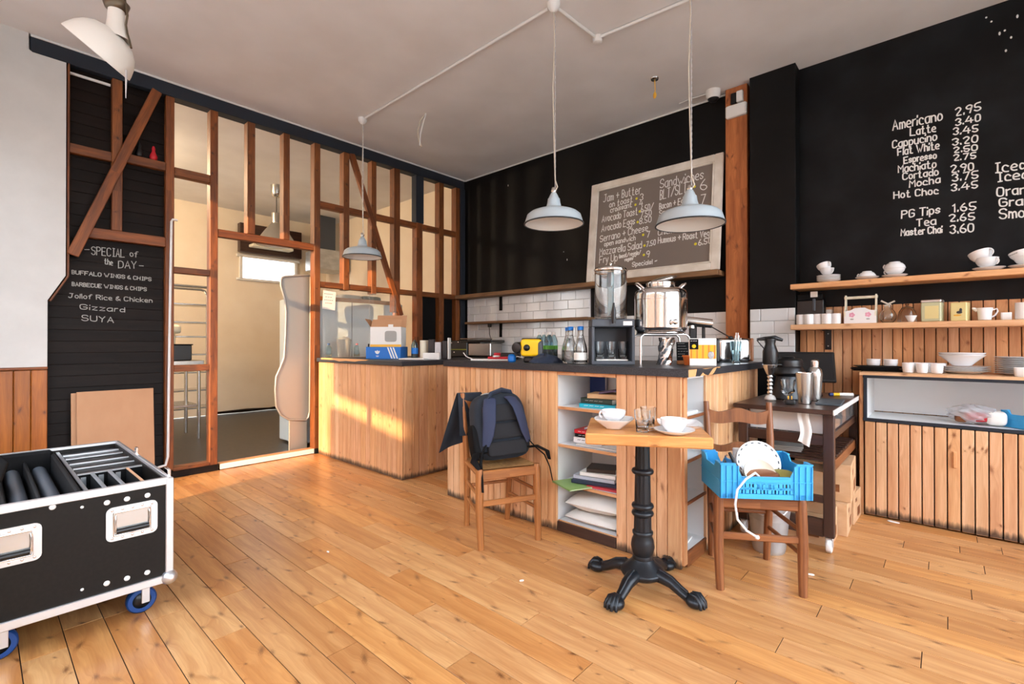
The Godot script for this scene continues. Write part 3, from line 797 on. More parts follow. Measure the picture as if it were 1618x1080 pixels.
func build_cupboard() -> void:
	var c := thing("low_cupboard", "low pine-boarded cupboard with open white compartment and sliding doors", "cupboard")
	var x1 := 1.25
	part(c, "top", G.new().box(V((x1 - 0.462) / 2, 0.989, -4.426), V(x1 + 0.462, 0.022, 0.50), 0.003, 0), M.board[0])
	part(c, "side_panel", G.new().box(V(-0.45, 0.49, -4.43), V(0.024, 0.978, 0.49), 0.003, 1), M.board[1])
	part(c, "side_panel", G.new().box(V(x1 - 0.012, 0.49, -4.43), V(0.024, 0.978, 0.49), 0.003, 1), M.board[1])
	var wm: Material = M.white_melamine
	part(c, "compartment_back", G.new().box(V(0.40, 0.83, -4.66), V(1.65, 0.29, 0.012), 0.0), wm)
	part(c, "compartment_floor", G.new().box(V(0.40, 0.672, -4.42), V(1.65, 0.014, 0.47), 0.0), wm)
	part(c, "compartment_side", G.new().box(V(-0.425, 0.825, -4.42), V(0.014, 0.30, 0.47), 0.0), wm)
	part(c, "compartment_top", G.new().box(V(0.40, 0.973, -4.42), V(1.65, 0.008, 0.47), 0.0), wm)
	for r in [[0.972, 0.02], [0.672, 0.022]]:
		part(c, "dark_frame", G.new().box(V(0.40, r[0], -4.181), V(1.68, r[1], 0.016), 0.002), M.navy)
	part(c, "dark_frame", G.new().box(V(-0.426, 0.822, -4.181), V(0.02, 0.29, 0.016), 0.002), M.navy)
	part(c, "door_backing", G.new().box(V(0.40, 0.335, -4.21), V(1.66, 0.65, 0.02), 0.0), M.matt_black)
	var xs := [-0.432, -0.369, -0.306, -0.245, -0.185, -0.124, -0.063, 0.0, 0.065, 0.129, 0.191, 0.252, 0.315]
	while xs[-1] < 1.2: xs.append(xs[-1] + 0.063)
	for k in xs.size() - 1:
		part(c, "door_board", G.new().box(Vector3.ZERO, V(xs[k + 1] - xs[k] - 0.006, 0.645, 0.018), 0.003, 1, Vector2(0.3225 / TU, rng.randf())), M.pine[rng.randi() % 5], V((xs[k] + xs[k + 1]) / 2, 0.335, -4.186 + (0.004 if k > 7 else 0.0)))
	part(c, "handle", G.new().box(V(0.037, 0.463, -4.168), V(0.02, 0.105, 0.018), 0.004), M.board[2])

func build_cart() -> void:
	var c := thing("wooden_trolley", "dark brown wooden trolley on white castors with slatted shelf", "trolley")
	var w: Material = M.walnut
	var x0 := -0.965
	var x1 := -0.505
	var z0 := -4.28
	var z1 := -3.29
	part(c, "top", G.new().box(V(-0.735, 0.815, -3.76), V(0.53, 0.028, 1.14), 0.004, 2), w)
	part(c, "edge_strip", G.new().box(V(-0.468, 0.815, -3.76), V(0.008, 0.03, 1.14), 0.002), M.white_trim)
	for x in [x0, x1]:
		for z in [z0, z1]:
			part(c, "leg", G.new().box(V(x, 0.445, z), V(0.055, 0.71, 0.045), 0.004, 1), w)
			var k := part(c, "castor", G.new().at(V(x, 0.04, z), V(0, 0, 90)).lathe([0.001, -0.014, 0.034, -0.014, 0.034, -0.014, 0.04, -0.01, 0.04, 0.01, 0.034, 0.014, 0.034, 0.014, 0.001, 0.014], 20), M.white_trim)
			part(k, "fork", G.new().box(V(x, 0.075, z), V(0.04, 0.022, 0.03), 0.003).box(V(x - 0.018, 0.055, z), V(0.004, 0.04, 0.02), 0.001).box(V(x + 0.018, 0.055, z), V(0.004, 0.04, 0.02), 0.001), M.alu)
	for x in [x0, x1]:
		part(c, "side_rail", G.new().box(V(x, 0.66, -3.785), V(0.03, 0.045, 0.95), 0.003, 2), w)
		part(c, "side_rail", G.new().box(V(x, 0.48, -3.785), V(0.03, 0.06, 0.95), 0.003, 2), M.chair_dark if x > -0.7 else w)
	part(c, "apron", G.new().box(V(-0.735, 0.64, z1), V(0.41, 0.06, 0.03), 0.003, 0), w)
	part(c, "apron", G.new().box(V(-0.735, 0.30, z1), V(0.41, 0.04, 0.03), 0.003, 0), w)
	part(c, "apron", G.new().box(V(-0.735, 0.135, z1), V(0.41, 0.10, 0.03), 0.003, 0), w)
	part(c, "apron", G.new().box(V(-0.735, 0.64, z0), V(0.41, 0.06, 0.03), 0.003, 0), w)
	part(c, "drawer_front", G.new().box(V(-0.735, 0.735, z1 - 0.03), V(0.40, 0.125, 0.012), 0.002), M.white_melamine)
	part(c, "side_glass", G.new().box(V(x1 + 0.002, 0.742, -3.785), V(0.005, 0.11, 0.93), 0.0), M.clear)
	for k in 11:
		part(c, "slat", G.new().box(V(-0.735, 0.515, -3.36 - k * 0.085), V(0.47, 0.016, 0.045), 0.003, 0), w)
	# cloth hanging from the drawer
	var P := []
	for i in 9:
		var row := PackedVector3Array()
		for j in 9:
			var v := j / 8.0
			row.append(V(-0.66 + i * 0.0075 + v * 0.028 * sin(v * 3.0) + sin(i * 1.3) * 0.003, 0.798 - v * 0.17 - (i * 0.004 if j == 8 else 0.0), -3.262 + cos(i * 1.1) * 0.006 + v * 0.006))
		P.append(row)
	solo("paper_towel", "white paper hanging over the front of the brown trolley", "paper", G.new().grid(P), M.paper)

func chair(label: String, pos: Vector3, turn: float, wd: Material, seat_m: Material) -> Node3D:
	var c := thing("dining_chair", label, "chair", pos, turn)
	for s in [-1, 1]:
		part(c, "leg", G.new().tube([V(s * 0.185, 0, 0.20), V(s * 0.19, 0.22, 0.185), V(s * 0.185, 0.44, 0.175), V(s * 0.185, 0.462, 0.175)], [0.019, 0.024, 0.025, 0.018], 10), wd)
		part(c, "leg", G.new().tube([V(s * 0.145, 0, -0.20), V(s * 0.148, 0.22, -0.18), V(s * 0.155, 0.45, -0.17), V(s * 0.162, 0.66, -0.188), V(s * 0.167, 0.87, -0.226)], [0.018, 0.021, 0.021, 0.019, 0.015], 10), wd)
		part(c, "side_stretcher", G.new().tube([V(s * 0.188, 0.30, 0.185), V(s * 0.15, 0.30, -0.178)], 0.011, 8), wd)
		part(c, "side_stretcher", G.new().tube([V(s * 0.188, 0.19, 0.188), V(s * 0.147, 0.19, -0.182)], 0.011, 8), wd)
		part(c, "seat_rail", G.new().tube([V(s * 0.186, 0.43, 0.175), V(s * 0.154, 0.43, -0.17)], 0.017, 8), wd)
	part(c, "front_stretcher", G.new().box(V(0, 0.26, 0.185), V(0.36, 0.035, 0.018), 0.006), wd)
	part(c, "back_stretcher", G.new().tube([V(-0.148, 0.27, -0.178), V(0.148, 0.27, -0.178)], 0.011, 8), wd)
	part(c, "seat_rail", G.new().box(V(0, 0.424, 0.178), V(0.36, 0.056, 0.026), 0.006), wd)
	part(c, "seat_rail", G.new().box(V(0, 0.43, -0.168), V(0.30, 0.036, 0.024), 0.006), wd)
	# woven rush seat: four triangles rising to the rails
	var P := []
	for i in 17:
		var row := PackedVector3Array()
		for j in 17:
			var u := i / 8.0 - 1.0
			var v := j / 8.0 - 1.0
			var hw := lerpf(0.158, 0.19, (v + 1) / 2)
			var e := maxf(absf(u), absf(v))
			row.append(V(u * hw, 0.440 + 0.016 * e * e + 0.003 * sin(e * 34.0), v * 0.178))
		P.append(row)
	part(c, "rush_seat", G.new().grid(P, false, false, 1, 1, true).box(V(0, 0.437, 0), V(0.31, 0.012, 0.34), 0.004), seat_m)
	# wavy crest rail and lower back rail
	for r in [[0.79, 0.072, 0.16, -0.211], [0.62, 0.04, 0.155, -0.184]]:
		var pts := []
		for k in 17:
			var x: float = -r[2] + r[2] * 2 * k / 16.0
			pts.append(Vector2(x, r[0] + r[1] * 0.5 + 0.012 * cos(x / r[2] * PI * 1.6)))
		for k in 17:
			var x: float = r[2] - r[2] * 2 * k / 16.0
			pts.append(Vector2(x, r[0] - r[1] * 0.5 + 0.006 * cos(x / r[2] * PI * 1.6)))
		part(c, "back_rail", G.new().ext(pts, r[3] - 0.009, r[3] + 0.009), wd)
	return c

func build_table() -> void:
	var t := thing("bistro_table", "small square wooden bistro table on a black cast-iron pedestal", "table", V(-1.115, 0, -2.2))
	part(t, "tabletop", G.new().box(V(0, 0.775, 0), V(0.54, 0.05, 0.48), 0.006, 0), M.table, V(0.025, 0, 0.03), V(0, 30, 0))
	part(t, "top_plate", G.new().box(V(0, 0.7425, 0), V(0.2, 0.014, 0.2), 0.003), M.iron, Vector3.ZERO, V(0, 30, 0))
	# fluted column with rings and a bulb
	var P := []
	for i in 48:
		var an := TAU * i / 48
		var row := PackedVector3Array()
		for k in 12:
			row.append(V(cos(an), 0, sin(an)) * (lerpf(0.044, 0.034, k / 11.0) - (0.003 if i % 4 < 2 else 0.0)) + V(0, 0.24 + k * 0.0455, 0))
		P.append(row)
	part(t, "column", G.new().grid(P, true, false, 1, 1, true), M.iron)
	part(t, "bulb", G.new().lathe([0.042, 0.13, 0.05, 0.15, 0.045, 0.165, 0.045, 0.165, 0.052, 0.18, 0.057, 0.21, 0.052, 0.24, 0.044, 0.26, 0.05, 0.27, 0.05, 0.28, 0.043, 0.285], 32), M.iron)
	for y in [0.37, 0.405, 0.575]:
		part(t, "ring", G.new().lathe([0.04, y - 0.016, 0.05, y - 0.01, 0.054, y, 0.05, y + 0.01, 0.038, y + 0.016], 28), M.iron)
	# fluted hub
	P = []
	for i in 64:
		var an := TAU * i / 64
		var row := PackedVector3Array()
		for q in [[0.048, 0.15], [0.055, 0.14], [0.075, 0.118], [0.1, 0.098], [0.106, 0.09], [0.102, 0.075], [0.08, 0.06], [0.02, 0.06]]:
			row.append(V(cos(an), 0, sin(an)) * (q[0] + (0.003 if i % 2 == 0 and q[0] > 0.07 and q[1] > 0.085 else 0.0)) + V(0, q[1], 0))
		P.append(row)
	part(t, "hub", G.new().grid(P, true, false), M.iron)
	for k in 4:
		var a := PI / 2 * k + 0.02
		var d := V(cos(a), 0, sin(a))
		var leg := part(t, "leg", G.new().tube([d * 0.05 + V(0, 0.085, 0), d * 0.1 + V(0, 0.088, 0), d * 0.15 + V(0, 0.075, 0), d * 0.19 + V(0, 0.05, 0), d * 0.225 + V(0, 0.034, 0), d * 0.25 + V(0, 0.03, 0)], [0.034, 0.036, 0.03, 0.025, 0.024, 0.022], 12, true, 0.85), M.iron)
		part(leg, "ridge", G.new().tube([d * 0.09 + V(0, 0.117, 0), d * 0.15 + V(0, 0.1, 0), d * 0.19 + V(0, 0.074, 0), d * 0.225 + V(0, 0.056, 0)], 0.008, 6), M.iron)
		var foot := G.new()
		foot.ball(d * 0.262 + V(0, 0.03, 0), V(0.046, 0.03, 0.046), 18, 10)
		for q in 4:
			var da := a + (q - 1.5) * 0.42
			var fd := V(cos(da), 0, sin(da))
			foot.tube([d * 0.235 + fd * 0.012 + V(0, 0.058, 0), d * 0.25 + fd * 0.03 + V(0, 0.058, 0), d * 0.258 + fd * 0.045 + V(0, 0.03, 0), d * 0.258 + fd * 0.05 + V(0, 0.012, 0)], [0.011, 0.012, 0.010, 0.006], 8)
		part(leg, "claw_foot", foot, M.iron)

func build_case() -> void:
	var c := thing("flight_case", "open black flight case with aluminium edges and blue castors", "case")
	var x0 := -3.80
	var x1 := -2.60
	var z0 := -0.585
	var z1 := 0.62
	var y0 := 0.14
	var y1 := 0.60
	var cx := (x0 + x1) / 2
	var cz := (z0 + z1) / 2
	var L: Material = M.laminate
	part(c, "front_panel", G.new().box(V(x1 - 0.008, (y0 + y1) / 2, cz), V(0.012, y1 - y0 - 0.02, z1 - z0 - 0.02), 0.0), L)
	part(c, "back_panel", G.new().box(V(x0 + 0.008, (y0 + y1) / 2, cz), V(0.012, y1 - y0 - 0.02, z1 - z0 - 0.02), 0.0), L)
	part(c, "end_panel", G.new().box(V(cx, (y0 + y1) / 2, z0 + 0.008), V(x1 - x0 - 0.02, y1 - y0 - 0.02, 0.012), 0.0), L)
	part(c, "end_panel", G.new().box(V(cx, (y0 + y1) / 2, z1 - 0.008), V(x1 - x0 - 0.02, y1 - y0 - 0.02, 0.012), 0.0), L)
	part(c, "bottom_panel", G.new().box(V(cx, y0 + 0.01, cz), V(x1 - x0 - 0.02, 0.016, z1 - z0 - 0.02), 0.0), L)
	for x in [x0, x1]:
		for y in [y0 + 0.012, y1 - 0.012]:
			part(c, "edge_extrusion", G.new().box(V(x, y, cz), V(0.016, 0.034, z1 - z0), 0.003), M.alu)
		for z in [z0, z1]:
			part(c, "edge_extrusion", G.new().box(V(x, (y0 + y1) / 2, z), V(0.02, y1 - y0, 0.03), 0.003), M.alu)
			part(c, "corner_ball", G.new().ball(V(x, y0 + 0.015, z), V(0.032, 0.032, 0.032), 14, 8), M.alu)
	for z in [z0, z1]:
		for y in [y0 + 0.012, y1 - 0.012]:
			part(c, "edge_extrusion", G.new().box(V(cx, y, z), V(x1 - x0, 0.034, 0.016), 0.003), M.alu)
	for q in [[0.562, -0.203, 0.011], [0.54, -0.29, 0.006], [0.539, -0.368, 0.011], [0.539, -0.434, 0.011], [0.538, -0.505, 0.011], [0.207, -0.291, 0.006], [0.204, -0.368, 0.011], [0.201, -0.435, 0.011], [0.201, -0.505, 0.011]]:
		part(c, "rivet", G.new().ball(V(x1 - 0.001, q[0], q[1]), V(0.005, q[2], q[2]), 12, 6), M.white_trim)
	for hz in [-0.452, -0.085]:
		var rr := []
		for q in [[1, 1], [1, -1], [-1, -1], [-1, 1]]:
			for k in 5:
				var an: float = atan2(float(q[1]), float(q[0])) + (2 - k) * PI / 8.0
				rr.append(Vector2(q[0] * 0.066 + cos(an) * 0.022, q[1] * 0.049 + sin(an) * 0.022))
		var h := part(c, "handle_plate", G.new().at(V(0, 0, 0.073), V(0, 90, 0)).ext(rr, -0.002, 0.004), M.alu, V(x1 + 0.002, 0.444, hz - 0.073))
		var bead := []
		for q in [[1, 1], [1, -1], [-1, -1], [-1, 1], [1, 1]]: bead.append(V(0.005, q[1] * 0.047, 0.073 + q[0] * 0.062))
		part(h, "recess_rim", G.new().tube(bead, 0.0045, 8, false), M.chrome)
		part(h, "recess", G.new().box(V(0.004, 0.0, 0.073), V(0.002, 0.09, 0.12), 0.0), M.steel)
		part(h, "grip", G.new().tube([V(0.012, -0.03, 0.018), V(0.012, -0.03, 0.128)], 0.011, 10), M.black_plastic)
		part(h, "bail", G.new().tube([V(0.008, 0.035, 0.016), V(0.014, 0.0, 0.014), V(0.012, -0.03, 0.016)], 0.004, 6).tube([V(0.008, 0.035, 0.13), V(0.014, 0.0, 0.132), V(0.012, -0.03, 0.13)], 0.004, 6), M.chrome)
		for k in 5:
			for s in [-1, 1]:
				part(h, "rivet", G.new().ball(V(0.005, 0.058 * s, 0.005 + k * 0.034), V(0.003, 0.005, 0.005), 8, 4), M.chrome)
	# castors
	for q in [[-2.69, -0.50], [-2.69, -0.06], [-3.7, -0.50], [-3.7, 0.45]]:
		var k := part(c, "castor", G.new().at(V(q[0], 0.056, q[1]), V(0, 0, 90)).lathe([0.034, -0.018, 0.05, -0.018, 0.05, -0.018, 0.056, -0.012, 0.056, 0.012, 0.05, 0.018, 0.05, 0.018, 0.034, 0.018], 28), M.wheel_blue)
		part(k, "hub", G.new().at(V(q[0], 0.056, q[1]), V(0, 0, 90)).lathe([0.001, -0.016, 0.035, -0.014, 0.035, 0.014, 0.001, 0.016], 20), M.black_plastic)
		part(k, "fork", G.new().box(V(q[0] + 0.026, 0.085, q[1] - 0.012), V(0.005, 0.08, 0.03), 0.002).box(V(q[0] - 0.026, 0.085, q[1] - 0.012), V(0.005, 0.08, 0.03), 0.002).box(V(q[0], 0.132, q[1]), V(0.07, 0.012, 0.09), 0.002), M.alu)
	# compartments: black boards with pale top edges
	for q in [[cx, -0.315, 1.17, 0.012, true], [-3.066, -0.45, 0.014, 0.25, true], [-2.83, -0.376, 0.45, 0.012, false], [-2.83, -0.44, 0.45, 0.012, false], [-2.83, -0.51, 0.45, 0.008, false]]:
		var dv := part(c, "divider", G.new().box(V(q[0], 0.375, q[1]), V(q[2], 0.4, q[3]), 0.0), M.matt_black)
		part(dv, "edge_strip", G.new().box(V(q[0], 0.578, q[1]), V(q[2], 0.006, q[3] + 0.002), 0.001), M.cardboard if q[1] == -0.51 else (M.alu if q[4] else M.zinc))
	for x in [-3.10, -3.25, -3.39, -3.55, -3.67]:
		var sp := part(c, "stored_panel", G.new().box(V(x - 0.05, 0.425, -0.452), V(0.13, 0.29, 0.25), 0.003), M.black_plastic)
		part(sp, "edge_strip", G.new().box(V(x + 0.005, 0.573, -0.452), V(0.009, 0.008, 0.25), 0.001), M.alu)
	for q in [-0.345, -0.41, -0.475]:
		part(c, "label_strip", G.new().box(V(-3.056, 0.53, q), V(0.003, 0.07, 0.02), 0.001), M.zinc)
	part(c, "latch", G.new().box(V(-3.3, 0.61, z0 - 0.006), V(0.03, 0.05, 0.012), 0.002), M.chrome)
	part(c, "latch", G.new().box(V(-2.66, 0.605, z0 - 0.006), V(0.06, 0.05, 0.014), 0.002), M.chrome)
	# black kit lying in the case
	var k := thing("equipment_tray", "black moulded tray with grey rollers lying in the flight case", "tray", V(-3.15, 0.16, 0.015))
	part(k, "body", G.new().box(V(0, 0.165, 0), V(1.05, 0.33, 0.62), 0.02), M.matt_black)
	for z in [-0.24, -0.14, -0.04, 0.06, 0.16]:
		part(k, "roller", G.new().tube([V(-0.42, 0.362, z), V(0.42, 0.362, z)], 0.03, 16), M.grey_plastic)
		part(k, "rib", G.new().box(V(0, 0.37, z + 0.05), V(0.98, 0.09, 0.014), 0.005), M.matt_black)
	part(k, "lip", G.new().box(V(0.49, 0.37, 0), V(0.05, 0.10, 0.60), 0.012), M.matt_black)
	part(k, "lip", G.new().box(V(-0.5, 0.39, 0), V(0.05, 0.14, 0.60), 0.012), M.matt_black)
	part(k, "lip", G.new().box(V(0, 0.38, -0.3), V(1.0, 0.12, 0.02), 0.006), M.matt_black)
	var s := thing("strap", "black strap lying across the kit in the flight case", "strap", V(-3.12, 0.635, 0.12))
	part(s, "webbing", G.new().tube([V(-0.62, 0.1, -0.04), V(-0.45, 0.06, -0.13), V(-0.2, 0.0, -0.2), V(0.1, -0.02, -0.17), V(0.3, 0.0, -0.1), V(0.44, 0.0, 0.06)], 0.028, 8, true, 0.3), M.matt_black)

# ---------------------------------------------------------------- small things
func cup_g(r: float, h: float) -> G:
	return G.new().lathe([0.001, 0.0, r * 0.5, 0.0, r * 0.52, 0.004, r * 0.5, 0.006, r * 0.72, h * 0.25, r * 0.92, h * 0.6, r, h, r * 0.97, h + 0.001, r * 0.88, h * 0.6, r * 0.66, h * 0.25, r * 0.4, h * 0.12, 0.001, h * 0.1], 28)
func handle_g(r: float, h: float) -> G:
	var pts := []
	for k in 9:
		var a := -1.15 + 2.5 * k / 8.0
		pts.append(V(r * 0.82 + cos(a) * h * 0.36, h * 0.58 + sin(a) * h * 0.34, 0))
	return G.new().tube(pts, 0.0048, 8)
func saucer_g(r: float) -> G:
	return G.new().lathe([0.001, 0.002, r * 0.5, 0.0, r * 0.52, 0.004, r * 0.75, 0.009, r, 0.021, r * 0.99, 0.024, r * 0.74, 0.013, r * 0.4, 0.007, 0.001, 0.007], 32)
func cup(label: String, pos: Vector3, r: float, h: float, turn := 0.0, pitch := 0.0, roll := 0.0, group := "") -> Node3D:
	var c := thing("cup", label, "cup", pos, turn, group, pitch, roll)
	part(c, "bowl", cup_g(r, h), M.porcelain)
	part(c, "handle", handle_g(r, h), M.porcelain)
	return c
func saucer(label: String, pos: Vector3, r: float, group := "") -> void:
	solo("saucer", label, "saucer", saucer_g(r), M.porcelain, pos, Vector3.ZERO, group)
func tumbler_g(r: float, h: float) -> G:
	var P := []
	for i in 32:
		var an := TAU * i / 32
		var f := 1.0 if i % 4 < 2 else 0.965
		var row := PackedVector3Array()
		for q in [[0.001, 0.0, 1.0], [0.72, 0.0, 1.0], [0.74, 0.03, f], [0.86, 0.55, f], [0.93, 0.62, 1.0], [1.0, 1.0, 1.0], [0.95, 1.0, 1.0], [0.86, 0.6, 1.0], [0.66, 0.14, 1.0], [0.001, 0.12, 1.0]]:
			row.append(V(cos(an) * q[0] * q[2] * r, q[1] * h, sin(an) * q[0] * q[2] * r))
		P.append(row)
	return G.new().grid(P, true, false, 1, 1, true)

func pendant(label: String, pos: Vector3, rim_y: float, d: float, group: String) -> void:
	var p := thing("pendant_lamp", label, "lamp", V(pos.x, 0, pos.z), 0.0, group)
	var s := d / 0.42
	part(p, "ceiling_rose", G.new().lathe([0.001, 3.475, 0.02, 3.48, 0.042, 3.51, 0.045, 3.54], 20), M.white_trim)
	part(p, "cord", G.new().tube([V(0, 3.48, 0), V(0.008, 3.3, 0), V(-0.004, 2.95, 0.004), V(0.002, 2.6, 0), V(0.012, rim_y + 0.3, 0), V(0.03, rim_y + 0.25, 0), V(0.01, rim_y + 0.22, 0)], 0.0045, 6), M.cord)
	var ch := G.new()
	var y := rim_y + 0.25
	while y < 3.45:
		ch.box(V(0.012, y, 0.0), V(0.008, 0.02, 0.003), 0.001).box(V(0.012, y + 0.018, 0.0), V(0.003, 0.02, 0.008), 0.001)
		y += 0.036
	part(p, "chain", ch, M.alu)
	part(p, "hook", G.new().lathe([0.001, rim_y + 0.255, 0.014, rim_y + 0.25, 0.02, rim_y + 0.225, 0.012, rim_y + 0.21], 12), M.steel)
	var q := [0.001, 0.225, 0.018, 0.222, 0.03, 0.2, 0.036, 0.185, 0.036, 0.185, 0.042, 0.18, 0.046, 0.15, 0.055, 0.12, 0.07, 0.108, 0.12, 0.098, 0.165, 0.082, 0.19, 0.062, 0.2, 0.03, 0.206, 0.012, 0.21, 0.004]
	for k in range(0, q.size(), 2):
		q[k] *= s
		q[k + 1] = q[k + 1] * s + rim_y
	part(p, "shade", G.new().lathe(q, 48), M.enamel)
	part(p, "rim", G.new().lathe([0.206 * s, rim_y + 0.006, 0.213 * s, rim_y + 0.003, 0.213 * s, rim_y - 0.003, 0.205 * s, rim_y - 0.004], 48), M.enamel_dark)
	part(p, "reflector", G.new().lathe([0.206 * s, rim_y + 0.001, 0.196 * s, rim_y + 0.03, 0.185 * s, rim_y + 0.058, 0.16 * s, rim_y + 0.075, 0.06 * s, rim_y + 0.1, 0.001, rim_y + 0.104], 48), M.enamel_white)

func build_ceiling_things() -> void:
	pendant("grey enamel pendant lamp hanging in front of the timber frame wall", V(-4.503, 0, -2.682), 2.10, 0.395, "grey enamel pendant lamps")
	pendant("grey enamel pendant lamp hanging left of the framed menu board, middle of three", V(-2.0, 0, -2.65), 2.02, 0.405, "grey enamel pendant lamps")
	pendant("grey enamel pendant lamp hanging before the right half of the menu board", V(-1.21, 0, -3.03), 1.955, 0.42, "grey enamel pendant lamps")
	# tilted lamp in the near corner
	var p := thing("tilted_lamp", "large white enamel lamp hanging tilted from the ceiling, top left", "lamp", V(-3.33, 2.872, -0.503))
	part(p, "rod", G.new().tube([V(0, 0.668, 0), V(0, 0.17, 0)], 0.012, 10), M.steel)
	part(p, "ceiling_rose", G.new().lathe([0.001, 0.608, 0.05, 0.628, 0.055, 0.668], 18), M.steel)
	part(p, "gallery", G.new().lathe([0.034, 0.125, 0.05, 0.135, 0.06, 0.165, 0.035, 0.195, 0.001, 0.2], 24), M.bronze)
	part(p, "neck", G.new().lathe([0.062, -0.03, 0.048, 0.02, 0.04, 0.07, 0.036, 0.13], 28), M.enamel_white)
	var axis := V(0.4127, 0.7650, -0.4944)
	var sh := part(p, "shade", G.new().lathe([0.226, -0.004, 0.228, 0.0, 0.222, 0.02, 0.205, 0.06, 0.175, 0.098, 0.13, 0.128, 0.08, 0.143, 0.05, 0.148, 0.001, 0.15], 48), M.enamel_white, V(-0.06, -0.11, 0.071))
	sh.quaternion = Quaternion(Vector3.UP, axis)
	sh.scale = Vector3(0.73, 1.0, 0.73)
	part(sh, "reflector", G.new().lathe([0.224, -0.002, 0.216, 0.02, 0.198, 0.058, 0.168, 0.094, 0.12, 0.122, 0.001, 0.14], 40), M.enamel_white)
	part(p, "flex", G.new().tube([V(0.045, 0.18, -0.03), V(0.05, 0.1, -0.04), V(0.04, 0.05, -0.035), V(0.05, 0.0, -0.04), V(0.07, -0.04, -0.045), V(0.09, -0.09, -0.05)], 0.005, 6), M.bronze)
	part(p, "chain", G.new().tube([V(0.075, -0.21, -0.03), V(0.077, -0.27, -0.031), V(0.075, -0.36, -0.03)], [0.006, 0.005, 0.002], 5), M.alu)
	# surface conduit
	var c := thing("ceiling_conduit", "white surface conduit running between the pendant lamps on the ceiling", "conduit")
	part(c, "pipe", G.new().tube([V(-4.45, 3.525, -2.68), V(-2.05, 3.525, -2.655)], 0.012, 10), M.white_trim)
	part(c, "pipe", G.new().tube([V(-2.0, 3.525, -2.69), V(-1.975, 3.525, -3.13)], 0.012, 10), M.white_trim)
	part(c, "pipe", G.new().tube([V(-1.94, 3.525, -3.16), V(-0.6, 3.525, -3.28)], 0.012, 10), M.white_trim)
	part(c, "junction_box", G.new().lathe([0.001, 3.49, 0.032, 3.492, 0.036, 3.5, 0.036, 3.54], 20), M.white_trim, V(-1.973, 0, -3.165))
	part(c, "junction_box", G.new().lathe([0.001, 3.5, 0.03, 3.502, 0.034, 3.51, 0.034, 3.54], 20), M.white_trim, V(-2.0, 0, -2.65))
	var b := thing("bare_cable", "loop of bare white cable dangling from a hole in the ceiling", "cable", V(-3.94, 3.54, -3.057))
	part(b, "wire", G.new().tube([V(0, 0, 0), V(-0.06, -0.06, 0.02), V(-0.085, -0.16, 0.03), V(-0.06, -0.27, 0.03), V(-0.04, -0.33, 0.02)], 0.008, 6), M.cord)
	part(b, "wire", G.new().tube([V(0.01, 0, 0), V(-0.02, -0.08, 0.01), V(-0.055, -0.2, 0.02), V(-0.05, -0.32, 0.03)], 0.007, 6), M.white_trim)
	b = thing("ceiling_hook", "small brass hook with a hanging ring on the ceiling", "hook", V(-1.908, 3.54, -4.0))
	part(b, "plate", G.new().lathe([0.001, -0.02, 0.03, -0.015, 0.035, 0.0], 16), M.steel)
	part(b, "drop", G.new().tube([V(0, -0.02, 0), V(0.005, -0.1, 0), V(0, -0.13, 0)], 0.004, 6).ball(V(0, -0.15, 0), V(0.016, 0.03, 0.006), 10, 6), M.gold)
	b = thing("security_camera", "white dome security camera with dark lens in the ceiling corner", "camera", V(-1.6, 3.54, -4.56))
	part(b, "housing", G.new().lathe([0.05, -0.075, 0.062, -0.06, 0.065, 0.0], 24), M.white_trim)
	part(b, "lens_dome", G.new().lathe([0.001, -0.11, 0.03, -0.1, 0.05, -0.075], 24), M.black_plastic)
	part(b, "cable", G.new().tube([V(-0.06, -0.01, 0), V(-0.2, -0.012, 0.02), V(-0.32, -0.012, 0.0)], 0.006, 6), M.white_trim)
	b = thing("alarm_box", "white sensor box fixed to the top of the timber post", "box", V(-1.41, 3.34, -4.6))
	part(b, "casing", G.new().box(V(0, -0.03, 0), V(0.18, 0.11, 0.05), 0.01), M.white_trim)
	part(b, "upper_unit", G.new().box(V(0.03, 0.09, -0.005), V(0.055, 0.1, 0.04), 0.006), M.white_trim)
	part(b, "connector", G.new().box(V(-0.025, 0.085, -0.005), V(0.045, 0.1, 0.03), 0.004), M.black_plastic)
	# conduit pipe down the first full stud
	b = thing("conduit_pipe", "thin white conduit pipe running down the timber stud", "pipe", V(0, 0, 0))
	part(b, "pipe", G.new().tube([V(-5.135, 2.31, -1.21), V(-5.135, 2.31, -1.175), V(-5.135, 2.29, -1.165), V(-5.135, 1.2, -1.152), V(-5.135, 0.2, -1.143), V(-5.13, 0.13, -1.125), V(-5.12, 0.12, -1.06)], 0.011, 8), M.white_trim)
	b = thing("batten_light", "thin white strip light fixed across the top of the dark boarded bay", "light")
	part(b, "tube", G.new().tube([V(-5.18, 3.355, -0.49), V(-5.18, 3.355, -0.745)], 0.012, 8), M.white_trim)
	for q in [["small black pepper mill on the timber rail of the dark bay", -0.94, M.black_plastic], ["small red bottle on the timber rail of the dark bay", -1.04, M.red]]:
		solo("bottle", q[0], "bottle", G.new().lathe([0.001, 0.0, 0.025, 0.0, 0.03, 0.03, 0.018, 0.06, 0.012, 0.08, 0.015, 0.1, 0.008, 0.12, 0.001, 0.125], 16), q[2], V(-5.172, 2.811, q[1]))

